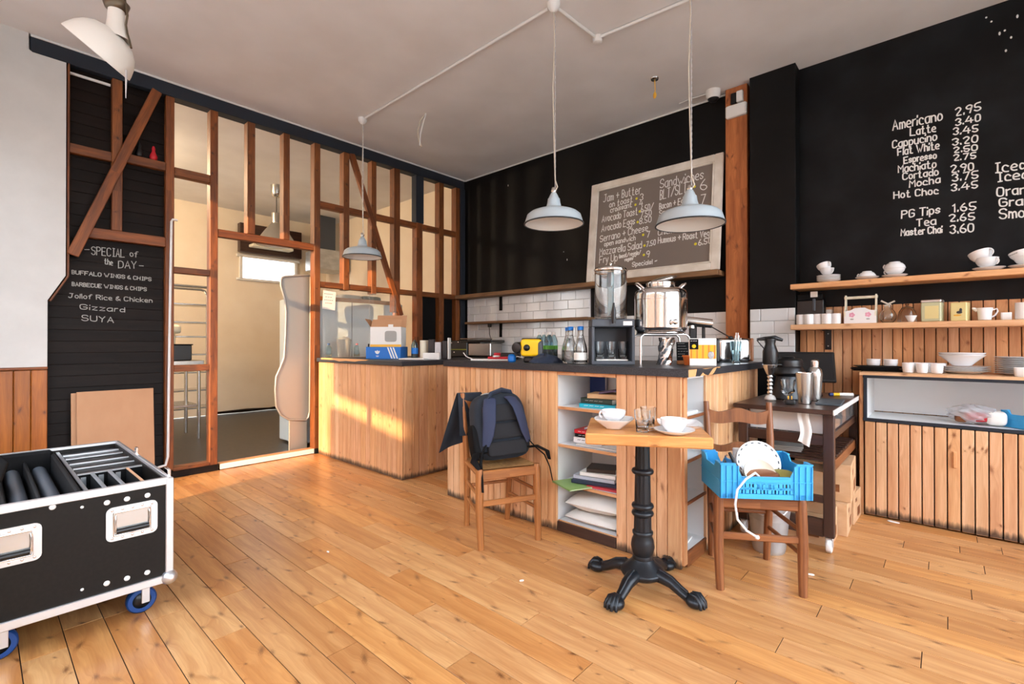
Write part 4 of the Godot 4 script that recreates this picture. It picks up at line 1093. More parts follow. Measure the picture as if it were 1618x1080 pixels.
func build_menu_board() -> void:
	var top := -4.67
	var k := (-4.67 + 4.55) / (3.0 - 1.885)
	var b := thing("menu_board", "grey chalkboard menu in a distressed cream frame on the long shelf", "sign", V(-2.262, 1.881, -4.553), 0.0, "", rad_to_deg(k))
	var W := 1.44
	var H := 1.115
	part(b, "slate", G.new().box(V(0, H / 2, -0.006), V(W - 0.08, H - 0.08, 0.01), 0.0), M.board_grey)
	for s in [-1, 1]:
		part(b, "frame_stile", G.new().box(V(s * (W / 2 - 0.04), H / 2, 0.0), V(0.08, H, 0.03), 0.006), M.distressed)
		part(b, "frame_rail", G.new().box(V(0, H / 2 + s * (H / 2 - 0.035), 0.0), V(W - 0.16, 0.07, 0.03), 0.006), M.distressed)
		part(b, "frame_bead", G.new().box(V(s * (W / 2 - 0.088), H / 2, 0.004), V(0.016, H - 0.15, 0.02), 0.004), M.distressed)
		part(b, "frame_bead", G.new().box(V(0, H / 2 + s * (H / 2 - 0.078), 0.004), V(W - 0.18, 0.016, 0.02), 0.004), M.distressed)
	for q in [["Jam + Butter",-2.822,2.771,-2.379,2.779,0.086],["on toast",-2.742,2.697,-2.465,2.706,0.062],["3",-2.379,2.703,-2.346,2.704,0.067],["croissant",-2.727,2.637,-2.472,2.652,0.055],["4",-2.383,2.641,-2.345,2.643,0.062],["Avocado Toast",-2.827,2.546,-2.400,2.555,0.074],["6.50/",-2.360,2.572,-2.225,2.583,0.064],["7.50",-2.362,2.516,-2.244,2.520,0.056],["Avocado Eggs",-2.824,2.437,-2.424,2.456,0.073],["8.50",-2.372,2.447,-2.241,2.450,0.061],["Serrano + Cheese",-2.837,2.323,-2.275,2.363,0.070],["7",-2.281,2.293,-2.250,2.296,0.059],["open sandwich",-2.779,2.267,-2.410,2.285,0.050],["Mozzarella Salad",-2.832,2.174,-2.334,2.187,0.075],["7.50",-2.280,2.193,-2.182,2.202,0.054],["Fry Up",-2.829,2.084,-2.610,2.087,0.076],["(meat/veggie/",-2.593,2.111,-2.341,2.126,0.042],["vegan)",-2.522,2.070,-2.425,2.079,0.034],["9",-2.274,2.081,-2.242,2.084,0.065],["Specials! ~",-2.429,2.005,-2.159,2.008,0.044],["Sandwiches",-2.163,2.786,-1.727,2.784,0.090],["BLT/SLT",-2.157,2.664,-1.886,2.686,0.098],["6",-1.748,2.672,-1.690,2.672,0.100],["Bacon + Egg",-2.159,2.564,-1.888,2.576,0.062],["7",-1.742,2.535,-1.697,2.536,0.089],["Sausage + Egg",-2.156,2.497,-1.847,2.504,0.054],["Chicken",-2.159,2.296,-1.95,2.299,0.058],["Hummus + Roast Veg",-2.155,2.212,-1.651,2.208,0.061],["6.50",-1.745,2.132,-1.629,2.141,0.055]]:
		chalk(b, q[0], V(q[1] + 2.262, q[2] - 1.881, 0.0006), V(q[3] + 2.262, q[4] - 1.881, 0.0006), Vector3.UP, q[5], 0.0084, M.chalk)
	for q in [[-2.42, 2.732], [-2.429, 2.667], [-2.376, 2.585], [-2.393, 2.474], [-2.323, 2.326], [-2.302, 2.21], [-2.304, 2.112], [-1.808, 2.724], [-1.776, 2.152]]:
		part(b, "yellow_dot", G.new().ball(Vector3.ZERO, V(0.014, 0.014, 0.001), 10, 4), M.chalk_yellow, V(q[0] + 2.262, q[1] - 1.881, 0.0))
	# the chalked specials on the dark boards: text runs towards -z
	var s: Node3D = get_node("wall_left")
	for q in [["-",-0.591,1.943,-0.618,1.947,0.043],["SPECIAL",-0.632,1.931,-0.845,1.936,0.066],["of",-0.882,1.951,-0.937,1.948,0.046],["the",-0.715,1.865,-0.766,1.859,0.044],["DAY",-0.806,1.841,-0.925,1.851,0.059],["-",-0.945,1.856,-0.976,1.855,0.045],["BUFFALO WINGS & CHIPS",-0.514,1.760,-1.031,1.753,0.029],["BARBECUE WINGS & CHIPS",-0.515,1.665,-0.997,1.662,0.029],["Jollof Rice & Chicken",-0.494,1.568,-1.038,1.564,0.035],["Gizzard",-0.563,1.481,-0.849,1.470,0.039],["SUYA",-0.574,1.389,-0.773,1.379,0.044]]:
		chalk(s, q[0], V(-5.1985, q[2], q[1]), V(-5.1985, q[4], q[3]), Vector3.UP, q[5], 0.006, M.chalk_dim)

func build_cups() -> void:
	var u := 1.6855
	for k in 4: saucer(["lowest", "second", "third", "topmost"][k] + " white saucer of the stack under the tilted cups, upper shelf", V(-0.70, u + k * 0.012, -4.55), 0.082, "stacked saucers at the left of the upper shelf")
	cup("white cup standing on the left saucer stack of the upper shelf", V(-0.71, u + 0.062, -4.55), 0.05, 0.055, -42)
	cup("white cup tilted on top of the left stack on the upper shelf", V(-0.718, u + 0.1, -4.55), 0.052, 0.055, -42, 0, 24)
	saucer("white saucer lying under the upturned cup, upper shelf", V(-0.45, u, -4.54), 0.075)
	cup("white cup turned upside down on its saucer, upper shelf", V(-0.45, u + 0.066, -4.54), 0.06, 0.05, -20, 0, 180)
	saucer("white saucer under the two stacked cups, upper shelf middle", V(-0.285, u, -4.54), 0.077)
	cup("white cup standing right way up under another cup, upper shelf middle", V(-0.285, u + 0.024, -4.54), 0.062, 0.045, 160)
	cup("white cup turned upside down on another cup, upper shelf middle", V(-0.285, u + 0.118, -4.54), 0.066, 0.048, -20, 0, 180)
	saucer("white saucer under the tall cup stack near the prices, upper shelf", V(0.21, u, -4.53), 0.082)
	cup("large white cup at the bottom of the tall cup stack, upper shelf", V(0.2, u + 0.024, -4.53), 0.06, 0.065, -42)
	cup("large white cup tilted at the top of the tall cup stack, upper shelf", V(0.185, u + 0.07, -4.53), 0.064, 0.066, -42, 0, 20)
	saucer("white saucer at the right edge of the upper shelf", V(0.375, u, -4.53), 0.078)
	cup("white cup with small dark print at the right edge of the upper shelf", V(0.38, u + 0.024, -4.53), 0.058, 0.055, -42)
	var tc := cup("white cup tilted inside the printed cup at the shelf's right edge", V(0.372, u + 0.058, -4.53), 0.062, 0.055, -42, 0, 16)
	chalk(tc, "~~~~", V(-0.028, 0.032, 0.058), V(0.02, 0.032, 0.0595), Vector3.UP, 0.012, 0.003, M.matt_black)
	# lower shelf
	var l := 1.3565
	for k in 5:
		solo("jar", ROW[k] + " white pot in the row of five on the lower shelf", "jar", G.new().lathe([0.001, 0.0, 0.03, 0.0, 0.034, 0.004, 0.034, 0.078, 0.031, 0.082, 0.028, 0.078, 0.028, 0.02, 0.001, 0.018], 24), M.porcelain, V(-0.885 + k * 0.06 + (0.0), l, -4.51 + (0.02 if k % 2 else 0.0)), Vector3.ZERO, "row of white pots on the lower shelf")
	var bx := thing("black_box", "black box with white tag behind the white pots, lower shelf", "box", V(-0.83, l, -4.61))
	part(bx, "body", G.new().box(V(0, 0.1, 0), V(0.19, 0.2, 0.11), 0.006), M.black_plastic)
	part(bx, "lid", G.new().box(V(0, 0.225, 0), V(0.18, 0.05, 0.11), 0.006), M.matt_black)
	part(bx, "tag", G.new().box(V(0.03, 0.245, 0.058), V(0.05, 0.045, 0.004), 0.001), M.paper)
	part(bx, "handle", G.new().box(V(0.03, 0.16, 0.06), V(0.02, 0.1, 0.012), 0.004), M.grey_plastic)
	solo("small_box", "small white carton beside the black box, lower shelf", "box", G.new().box(V(0, 0.06, 0), V(0.04, 0.12, 0.05), 0.003), M.paper, V(-0.705, l, -4.62))
	var cd := thing("wooden_caddy", "cream painted wooden caddy with pink flowers and dowel handle", "caddy", V(-0.49, l, -4.55))
	for s in [-1, 1]:
		var pg := []
		for q in [[-0.055, 0], [0.055, 0], [0.06, 0.09], [0.03, 0.12], [0.022, 0.19], [0.014, 0.22], [-0.014, 0.22], [-0.022, 0.19], [-0.03, 0.12], [-0.06, 0.09]]: pg.append(Vector2(q[0], q[1]))
		part(cd, "end_panel", G.new().ext(pg, -0.005, 0.005), M.cream_paint, V(s * 0.095, 0, 0), V(0, 90, 0))
	var fp := []
	for q in [[-0.1, 0], [0.1, 0], [0.1, 0.095], [0.06, 0.1], [0.03, 0.118], [-0.03, 0.118], [-0.06, 0.1], [-0.1, 0.095]]: fp.append(Vector2(q[0], q[1]))
	var front := part(cd, "front_panel", G.new().ext(fp, 0.05, 0.058), M.porcelain)
	for x in [-0.05, 0.05]:
		for a in 5:
			part(front, "painted_petal", G.new().ball(V(x + cos(a * 1.257) * 0.011, 0.065 + sin(a * 1.257) * 0.011, 0.0582), V(0.009, 0.009, 0.0008), 8, 4), M.pink)
		part(front, "painted_leaf", G.new().ball(V(x, 0.032, 0.0582), V(0.012, 0.006, 0.0008), 8, 4), M.chalk_dim)
	part(cd, "back_panel", G.new().ext(fp, -0.058, -0.05), M.cream_paint)
	part(cd, "base", G.new().box(V(0, 0.004, 0), V(0.19, 0.008, 0.1), 0.001), M.cream_paint)
	part(cd, "dowel", G.new().tube([V(-0.105, 0.2, 0), V(0.105, 0.2, 0)], 0.011, 12), M.cream_paint)
	var jar := thing("glass_jar", "round glass jar with knotted string top, lower shelf", "jar", V(-0.325, l, -4.54))
	part(jar, "bowl", G.new().lathe([0.001, 0.0, 0.035, 0.0, 0.05, 0.03, 0.052, 0.055, 0.042, 0.085, 0.022, 0.105, 0.02, 0.13, 0.018, 0.13, 0.02, 0.104, 0.04, 0.083, 0.049, 0.055, 0.047, 0.032, 0.033, 0.006, 0.001, 0.006], 28), M.glass)
	part(jar, "knot", G.new().tube([V(-0.04, 0.165, 0.01), V(0, 0.14, 0), V(0.04, 0.16, -0.01)], 0.007, 6).tube([V(-0.02, 0.128, 0.015), V(0.02, 0.135, 0.018)], 0.006, 6), M.cord)
	jar = thing("glass_jar", "domed glass dish with a small white bowl in front, lower shelf", "jar", V(-0.215, l, -4.55))
	part(jar, "dome", G.new().lathe([0.056, 0.0, 0.056, 0.04, 0.048, 0.08, 0.03, 0.11, 0.01, 0.12, 0.012, 0.135, 0.001, 0.138], 28), M.glass)
	solo("small_bowl", "small white dish standing in front of the glass dome", "bowl", G.new().lathe([0.001, 0.0, 0.015, 0.0, 0.02, 0.012, 0.035, 0.045, 0.033, 0.046, 0.016, 0.016, 0.001, 0.014], 20), M.porcelain, V(-0.19, l, -4.474))
	var tn := thing("tea_tin", "tall pale green tin with silver lid on the lower shelf", "tin", V(-0.075, l, -4.55), -10)
	part(tn, "body", G.new().box(V(0, 0.068, 0), V(0.11, 0.136, 0.1), 0.006), M.tin_green)
	part(tn, "lid", G.new().box(V(0, 0.145, 0), V(0.112, 0.02, 0.102), 0.005), M.alu)
	part(tn, "print_panel", G.new().box(V(0.005, 0.066, 0.0505), V(0.075, 0.09, 0.001), 0.0), M.tin_yellow)
	tn = thing("tea_tin", "small yellow tin with a bee drawing on the lower shelf", "tin", V(0.07, l, -4.55), -14)
	part(tn, "body", G.new().box(V(0, 0.064, 0), V(0.085, 0.128, 0.085), 0.005), M.tin_yellow)
	part(tn, "bee_print", G.new().ball(V(0.005, 0.06, 0.043), V(0.016, 0.01, 0.0008), 10, 4).ball(V(0.012, 0.075, 0.043), V(0.008, 0.014, 0.0008), 8, 4), M.enamel_dark)
	part(tn, "flower_print", G.new().ball(V(-0.005, 0.04, 0.043), V(0.022, 0.006, 0.0008), 10, 4), M.gold)
	var jg := thing("milk_jug", "small white porcelain jug with spout on the lower shelf", "jug", V(0.19, l, -4.54))
	part(jg, "body", G.new().lathe([0.001, 0.0, 0.032, 0.0, 0.034, 0.01, 0.036, 0.05, 0.042, 0.085, 0.04, 0.086, 0.033, 0.05, 0.03, 0.012, 0.001, 0.01], 24), M.porcelain)
	part(jg, "spout", G.new().tube([V(-0.035, 0.07, 0), V(-0.052, 0.082, 0), V(-0.062, 0.086, 0)], [0.014, 0.01, 0.005], 8), M.porcelain)
	part(jg, "handle", G.new().tube([V(0.036, 0.07, 0), V(0.058, 0.078, 0), V(0.062, 0.06, 0), V(0.05, 0.035, 0), V(0.034, 0.022, 0)], 0.005, 8), M.porcelain)
	solo("sugar_pot", "small square white pot between jug and mug, lower shelf", "pot", G.new().lathe([0.001, 0.0, 0.026, 0.0, 0.026, 0.05, 0.023, 0.05, 0.022, 0.008, 0.001, 0.008], 32, 0.8), M.porcelain, V(0.291, l, -4.54))
	var mg := thing("mug", "tall white mug at the right edge of the lower shelf", "mug", V(0.372, l, -4.55))
	part(mg, "body", G.new().lathe([0.001, 0.0, 0.038, 0.0, 0.041, 0.01, 0.041, 0.112, 0.037, 0.112, 0.036, 0.01, 0.001, 0.009], 28), M.porcelain)
	part(mg, "handle", G.new().tube([V(0.04, 0.09, 0), V(0.068, 0.085, 0), V(0.068, 0.045, 0), V(0.04, 0.03, 0)], 0.006, 8), M.porcelain)
	# cupboard top
	var t := 1.001
	for k in 5:
		solo("slate_plate", ["lowest", "second", "third", "fourth", "topmost"][k] + " black slate plate of the flat stack on the cupboard", "plate", G.new().box(V(0, 0.0035, 0), V(0.30 - k * 0.008, 0.006, 0.22), 0.002), M.matt_black, V(-0.36 - (k % 3) * 0.02, t + k * 0.0075, -4.47), V(0, -8 + k * 6, 0), "stack of black slate plates")
	for q in [-0.405, -0.305]:
		for k in 2:
			solo("small_bowl", "%s small white bowl of the %s pair on the black slates" % ["lower" if k == 0 else "upper", "left" if q < -0.35 else "right"], "bowl", G.new().lathe([0.001, 0.0, 0.036, 0.0, 0.04, 0.004, 0.043, 0.03, 0.04, 0.03, 0.036, 0.008, 0.001, 0.007], 24), M.porcelain, V(q, t + 0.039 + k * 0.018, -4.46), Vector3.ZERO, "small bowls on the slates")
	for q in [[-0.165, -4.42, "back left"], [-0.125, -4.33, "front middle"], [-0.1, -4.43, "back middle"], [-0.05, -4.33, "front right"], [-0.035, -4.42, "back right"], [-0.2, -4.34, "front left"]]:
		for k in 2:
			solo("ramekin", "%s white ramekin of the %s pair beside the large bowl" % ["lower" if k == 0 else "upper", q[2]], "ramekin", G.new().lathe([0.001, 0.0, 0.026, 0.0, 0.03, 0.004, 0.035, 0.05, 0.032, 0.05, 0.027, 0.007, 0.001, 0.006], 20), M.porcelain, V(q[0], t + k * 0.018, q[1]), Vector3.ZERO, "cluster of white ramekins")
	for k in 3:
		solo("dinner_plate", ["lowest", "middle", "topmost"][k] + " white dinner plate of the low stack under the large bowl", "plate", G.new().lathe([0.001, 0.0, 0.085, 0.0, 0.09, 0.006, 0.132, 0.02, 0.13, 0.023, 0.088, 0.01, 0.001, 0.009], 36), M.porcelain, V(0.085, t + k * 0.014, -4.45), Vector3.ZERO, "plates under the large bowl")
	for k in 2:
		solo("serving_bowl", ["lower", "upper"][k] + " wide white serving bowl nested on the low plate stack", "bowl", G.new().lathe([0.001, 0.0, 0.045, 0.0, 0.05, 0.004, 0.075, 0.03, 0.118, 0.07, 0.12, 0.074, 0.113, 0.072, 0.068, 0.03, 0.04, 0.01, 0.001, 0.01], 36), M.porcelain, V(0.075, t + 0.052 + k * 0.014, -4.44), Vector3.ZERO, "nested serving bowls")
	for k in 9:
		solo("side_plate", ORD[k] + " white plate of the tall stack at the cupboard's right", "plate", G.new().lathe([0.001, 0.0, 0.07, 0.0, 0.075, 0.004, 0.118, 0.014, 0.117, 0.017, 0.073, 0.008, 0.001, 0.007], 32), M.porcelain, V(0.345, t + k * 0.0125, -4.45), Vector3.ZERO, "tall stack of white plates")
	solo("small_bowl", "square white dish in front of the tall plate stack", "bowl", G.new().lathe([0.001, 0.0, 0.04, 0.0, 0.043, 0.055, 0.039, 0.055, 0.037, 0.008, 0.001, 0.008], 32, 0.7), M.porcelain, V(0.345, t, -4.265))
	# in the compartment
	var bag := thing("plastic_bag", "crumpled clear plastic bag with red print in the cupboard compartment", "bag", V(0.13, 0.681, -4.34))
	var P := []
	for i in 30:
		var row := PackedVector3Array()
		for j in 17:
			var a := TAU * i / 30
			var ph := PI * j / 16 - PI / 2
			var n := 1.0 + 0.13 * sin(a * 5 + j) + 0.1 * sin(a * 9 - j * 1.7)
			row.append(V(cos(a) * cos(ph) * 0.125 * n, 0.062 + sin(ph) * 0.06 * (1.0 + 0.1 * sin(a * 4)), sin(a) * cos(ph) * 0.09 * n))
		P.append(row)
	part(bag, "film", G.new().grid(P, true, false, 1, 1, true), glass_mat(rgb(226, 228, 232), 0.4))
	part(bag, "red_packet", G.new().soft(V(0.02, 0.05, 0.02), V(0.075, 0.03, 0.05), 0.5), M.red)
	part(bag, "white_packet", G.new().soft(V(0.1, 0.05, 0.03), V(0.05, 0.045, 0.05), 0.6), M.paper)
	part(bag, "brown_packet", G.new().soft(V(-0.06, 0.04, 0.03), V(0.035, 0.03, 0.04), 0.6), M.chair_dark)
	crate("small blue plastic crate at the right of the cupboard compartment", V(0.42, 0.681, -4.36), 40.0, 0.26, 0.2, 0.1)

func crate(label: String, pos: Vector3, turn: float, w: float, d: float, h: float) -> Node3D:
	var c := thing("plastic_crate", label, "crate", pos, turn)
	var m: Material = M.crate_blue
	part(c, "base", G.new().box(V(0, 0.005, 0), V(w - 0.01, 0.01, d - 0.01), 0.002), m)
	# notched long walls, built round their slots
	for s in [-1, 1]:
		var g := G.new()
		var lo := h * 0.62
		var z: float = s * (d / 2 - 0.003)
		g.box(V(0, 0.012, z), V(w, 0.024, 0.006), 0.001)
		var ext_l := [Vector2(-w / 2, 0), Vector2(-w / 2, h), Vector2(-w / 2 + w * 0.17, h), Vector2(-w / 2 + w * 0.24, lo), Vector2(w / 2 - w * 0.24, lo), Vector2(w / 2 - w * 0.17, h), Vector2(w / 2, h), Vector2(w / 2, 0), Vector2(w * 0.30, 0), Vector2(w * 0.30, h * 0.44), Vector2(-w * 0.30, h * 0.44), Vector2(-w * 0.30, 0)]
		g.ext(ext_l, z - 0.003, z + 0.003)
		# slotted field: bars between two rows of slots
		var n := 15
		for k in n:
			var x := -w * 0.30 + w * 0.60 * (k + 0.5) / n
			var wide := w * 0.60 / n * (0.9 if k % 3 == 2 else 0.5)
			g.box(V(x, h * 0.3, z), V(wide, h * 0.28, 0.006), 0.0)
		g.box(V(0, h * 0.30, z), V(w * 0.6, 0.01, 0.006), 0.0)
		g.box(V(0, h * 0.36, z), V(w * 0.22, h * 0.14, 0.006), 0.0)
		part(c, "long_wall", g, m)
		part(c, "rim", G.new().box(V(-w * 0.415, h, z), V(w * 0.17, 0.006, 0.016), 0.001).box(V(w * 0.415, h, z), V(w * 0.17, 0.006, 0.016), 0.001).box(V(0, lo, z), V(w * 0.52, 0.006, 0.016), 0.001).box(V(0, h * 0.5, z + s * 0.004), V(w, 0.005, 0.008), 0.001), m)
		for x in [-w / 2 + 0.004, -w * 0.43, -w * 0.36, -w * 0.305, w * 0.305, w * 0.36, w * 0.43, w / 2 - 0.004]:
			part(c, "rib", G.new().box(V(x, h * 0.48, z + s * 0.005), V(0.005, h * 0.94, 0.01), 0.001), m)
		var x2: float = s * (w / 2 - 0.003)
		part(c, "short_wall", G.new().ext([Vector2(-d / 2, 0), Vector2(-d / 2, h), Vector2(-d * 0.28, h), Vector2(-d * 0.2, h * 0.82), Vector2(d * 0.2, h * 0.82), Vector2(d * 0.28, h), Vector2(d / 2, h), Vector2(d / 2, 0)], x2 - 0.003, x2 + 0.003), m, Vector3.ZERO, V(0, 90, 0))
		part(c, "rim", G.new().box(V(x2, h * 0.5, 0), V(0.012, 0.005, d), 0.001).box(V(x2, h, -d * 0.39), V(0.014, 0.006, d * 0.22), 0.001).box(V(x2, h, d * 0.39), V(0.014, 0.006, d * 0.22), 0.001), m)
	return c

func bottle_g(r: float, h: float) -> G:
	return G.new().lathe([0.001, 0.0, r * 0.9, 0.0, r, 0.008, r, h * 0.5, r * 0.94, h * 0.52, r, h * 0.55, r, h * 0.68, r * 0.7, h * 0.82, r * 0.38, h * 0.9, r * 0.36, h * 0.94, r * 0.3, h * 0.94, r * 0.6, h * 0.82, r * 0.93, h * 0.66, r * 0.93, 0.012, 0.001, 0.01], 20)

func build_counter_things() -> void:
	var t := T2
	# grey dispenser stand with a drinks dispenser on top
	var c := V(-1.64, t, -2.79)
	var d := thing("dispenser_stand", "dark grey open-fronted box holding glasses under the drinks dispenser", "stand", c, 38)
	part(d, "top", G.new().box(V(0, 0.265, 0), V(0.27, 0.05, 0.24), 0.006), M.grey_plastic)
	part(d, "base", G.new().box(V(0, 0.012, 0), V(0.27, 0.024, 0.24), 0.004), M.grey_plastic)
	part(d, "back", G.new().box(V(0, 0.13, -0.11), V(0.27, 0.22, 0.018), 0.003), M.grey_plastic)
	for s in [-1, 1]:
		part(d, "side", G.new().box(V(s * 0.126, 0.13, 0), V(0.018, 0.22, 0.24), 0.003), M.grey_plastic)
	part(d, "white_label", G.new().box(V(0.09, 0.262, 0.121), V(0.055, 0.026, 0.002), 0.0), M.paper)
	var tr := Transform3D(Basis(Vector3.UP, deg_to_rad(38)), c)
	solo("drip_tray", "shallow white tray under the glasses in the grey dispenser box", "tray", G.new().box(V(0, 0.004, 0), V(0.2, 0.008, 0.1), 0.002), M.paper, tr * V(0, 0.0245, 0.03), V(0, 38, 0))
	for k in 3:
		solo("tumbler", ["left", "middle", "right"][k] + " clear glass tumbler of the row inside the grey dispenser box", "glass", tumbler_g(0.034, 0.115), M.glass, tr * V(-0.073 + k * 0.073, 0.033, 0.03), Vector3.ZERO, "tumblers in the dispenser box")
	var g := thing("drinks_dispenser", "clear cylindrical drinks dispenser with chrome lid and black tap", "dispenser", c + V(0, 0.2905, 0), 38)
	part(g, "tank", G.new().lathe([0.001, 0.0, 0.1, 0.0, 0.104, 0.01, 0.104, 0.315, 0.099, 0.315, 0.099, 0.014, 0.001, 0.012], 36), M.glass)
	part(g, "core", G.new().lathe([0.001, 0.014, 0.022, 0.014, 0.022, 0.31, 0.001, 0.312], 20), M.glass_blue)
	part(g, "lid", G.new().lathe([0.1, 0.312, 0.108, 0.316, 0.108, 0.33, 0.1, 0.338, 0.03, 0.346, 0.008, 0.348, 0.006, 0.36, 0.012, 0.37, 0.001, 0.378], 36), M.chrome)
	part(g, "tap", G.new().tube([V(0, 0.03, 0.1), V(0, 0.03, 0.15)], 0.012, 10).tube([V(0, 0.09, 0.142), V(0, 0.04, 0.142), V(0, -0.03, 0.142)], [0.006, 0.016, 0.011], 10).box(V(0, 0.07, 0.142), V(0.012, 0.06, 0.012), 0.003), M.black_plastic)
	# steel urn on a tubular stand
	c = V(-1.36, t, -2.93)
	var st := thing("urn_stand", "chrome tubular stand carrying the steel urn", "stand", c, 42)
	for a in 2:
		var pts := []
		for k in 13:
			var q := -1.0 + 2.0 * k / 12.0
			var an := PI * k / 12.0
			pts.append(V(-cos(an) * 0.152 if absf(cos(an)) < 0.86 else -signf(cos(an)) * 0.152, 0.19 if sin(an) > 0.25 else 0.19 - (0.25 - sin(an)) * 0.5, 0))
		var leg := [V(-0.152, 0, 0), V(-0.152, 0.15, 0), V(-0.148, 0.175, 0), V(-0.13, 0.19, 0), V(0.13, 0.19, 0), V(0.148, 0.175, 0), V(0.152, 0.15, 0), V(0.152, 0, 0)]
		part(st, "hoop", G.new().tube(leg, 0.0065, 10), M.chrome, V(0, 0, -0.09 if a == 0 else 0.09))
	part(st, "ring", G.new().lathe([0.13, 0.196, 0.15, 0.196, 0.15, 0.204, 0.13, 0.204, 0.13, 0.196], 36), M.chrome)
	var u := thing("steel_urn", "polished steel urn with open lid, handles and tap", "urn", c + V(0, 0.2045, 0), 42)
	part(u, "body", G.new().lathe([0.001, 0.0, 0.148, 0.0, 0.15, 0.01, 0.15, 0.012, 0.158, 0.018, 0.162, 0.03, 0.162, 0.03, 0.162, 0.205, 0.162, 0.205, 0.164, 0.21, 0.162, 0.215, 0.162, 0.24, 0.155, 0.262, 0.13, 0.278, 0.09, 0.288, 0.088, 0.29, 0.088, 0.31, 0.092, 0.318, 0.085, 0.318, 0.083, 0.29], 56), M.chrome)
	part(u, "lid", G.new().at(V(0.01, 0.335, 0), V(0, 0, 14)).lathe([0.001, 0.02, 0.05, 0.016, 0.09, 0.004, 0.095, -0.004, 0.088, -0.006, 0.001, 0.006], 36), M.chrome)
	for s in [-1, 1]:
		part(u, "handle", G.new().tube([V(s * 0.11, 0.275, 0.03), V(s * 0.15, 0.31, 0.03), V(s * 0.158, 0.312, 0.0), V(s * 0.15, 0.31, -0.03), V(s * 0.11, 0.275, -0.03)], 0.007, 8), M.chrome)
	part(u, "tap", G.new().tube([V(0.03, 0.06, 0.155), V(0.03, 0.06, 0.19)], 0.012, 10).ball(V(0.03, 0.06, 0.195), V(0.018, 0.018, 0.012), 12, 8), M.chrome)
	# dented metal vessel below the urn, menu card, clay pot
	var P := []
	for i in 28:
		var row := PackedVector3Array()
		for j in 10:
			var an := TAU * i / 28
			var rr := 0.042 + 0.006 * sin(an * 5 + j * 1.3) + 0.004 * sin(j * 2.1 + an * 3) + (0.004 if j > 7 else 0.0)
			row.append(V(cos(an) * rr + 0.002 * j, j * 0.019, sin(an) * rr))
		P.append(row)
	solo("dented_vessel", "dented chrome vessel standing under the urn stand", "vessel", G.new().grid(P, true, false, 1, 1, true).lathe([0.001, 0.001, 0.04, 0.001], 20), M.chrome, V(-1.335, t + 0.0005, -2.93))
	var mc := thing("table_sign", "small dark card with white writing beside the urn legs", "sign", V(-1.255, t, -3.06), 36, "", -8)
	part(mc, "card", G.new().box(V(0, 0.085, 0), V(0.1, 0.12, 0.004), 0.001), M.matt_black)
	part(mc, "foot", G.new().box(V(0, 0.012, 0), V(0.1, 0.024, 0.03), 0.003), M.chair_light)
	for k in 6:
		chalk(mc, ["~~~~", "~~~~~", "~~~~~~", "~~~~", "~~~~~", "~~~"][k], V(-0.042, 0.13 - k * 0.017, 0.0026), V(0.0 + 0.007 * (k % 4), 0.13 - k * 0.017, 0.0026), Vector3.UP, 0.009, 0.0018, M.chalk_dim)
	solo("clay_pot", "small orange clay pot behind the urn's right leg", "pot", G.new().lathe([0.001, 0.0, 0.03, 0.0, 0.04, 0.05, 0.044, 0.05, 0.044, 0.06, 0.038, 0.06, 0.03, 0.01, 0.001, 0.008], 24), M.terracotta, V(-1.195, t + 0.0005, -2.985))
	# straw box
	var sb := thing("straw_box", "white carton printed with yellow straws and a black label", "box", V(-1.10, t, -2.95), 22)
	part(sb, "carton", G.new().box(V(0, 0.083, 0), V(0.15, 0.165, 0.07), 0.002), M.paper)
	part(sb, "yellow_print", G.new().box(V(0.0, 0.085, 0.0352), V(0.148, 0.082, 0.0008), 0.0), M.gold)
	for k in 9:
		part(sb, "straw_print", G.new().box(V(-0.065 + k * 0.0163, 0.085, 0.0358), V(0.005, 0.082, 0.0006), 0.0), M.yellow if k % 2 else M.terracotta)
	part(sb, "black_label", G.new().box(V(-0.05, 0.13, 0.0362), V(0.05, 0.062, 0.0008), 0.0), M.matt_black)
	part(sb, "label_dot", G.new().ball(V(-0.05, 0.118, 0.0366), V(0.012, 0.012, 0.0008), 12, 4), M.yellow)
	part(sb, "grey_print", G.new().ball(V(0.045, 0.065, 0.0364), V(0.018, 0.024, 0.0008), 10, 4), M.zinc)
	chalk(sb, "~~~", V(-0.068, 0.145, 0.0368), V(-0.034, 0.145, 0.0368), Vector3.UP, 0.008, 0.002, M.paper)
	# chrome press behind the box
	var j := thing("juice_press", "chrome and black lever juice press behind the straw box", "press", V(-1.28, t, -3.32), 30)
	part(j, "base", G.new().box(V(0, 0.02, 0), V(0.14, 0.04, 0.14), 0.01), M.black_plastic)
	part(j, "column", G.new().box(V(-0.02, 0.17, -0.03), V(0.05, 0.27, 0.04), 0.008).box(V(0.05, 0.15, -0.03), V(0.02, 0.2, 0.03), 0.006), M.black_plastic)
	part(j, "head", G.new().tube([V(-0.07, 0.29, 0), V(0.1, 0.27, 0)], [0.034, 0.03], 16).tube([V(-0.03, 0.3, 0), V(-0.03, 0.24, 0)], 0.02, 12), M.chrome)
	part(j, "lever", G.new().tube([V(0.09, 0.25, 0.02), V(0.2, 0.18, 0.04)], 0.004, 8).ball(V(0.21, 0.172, 0.042), V(0.018, 0.014, 0.014), 10, 6), M.black_plastic)
	# glass of straws and toaster
	var gs := thing("straw_glass", "ribbed glass tumbler full of white straws on the counter end", "glass", V(-1.035, t, -3.36))
	part(gs, "glass", tumbler_g(0.036, 0.15), M.glass_blue)
	for k in 7:
		var a := k * 0.9
		part(gs, "straw", G.new().tube([V(cos(a) * 0.012, 0.02, sin(a) * 0.012), V(cos(a) * 0.02 + 0.012, 0.17 + (k % 3) * 0.018, sin(a) * 0.02)], 0.003, 6), M.paper)
	var to := thing("toaster", "chrome and black toaster with wooden end on the counter end", "toaster", V(-1.16, t, -3.63), 50)
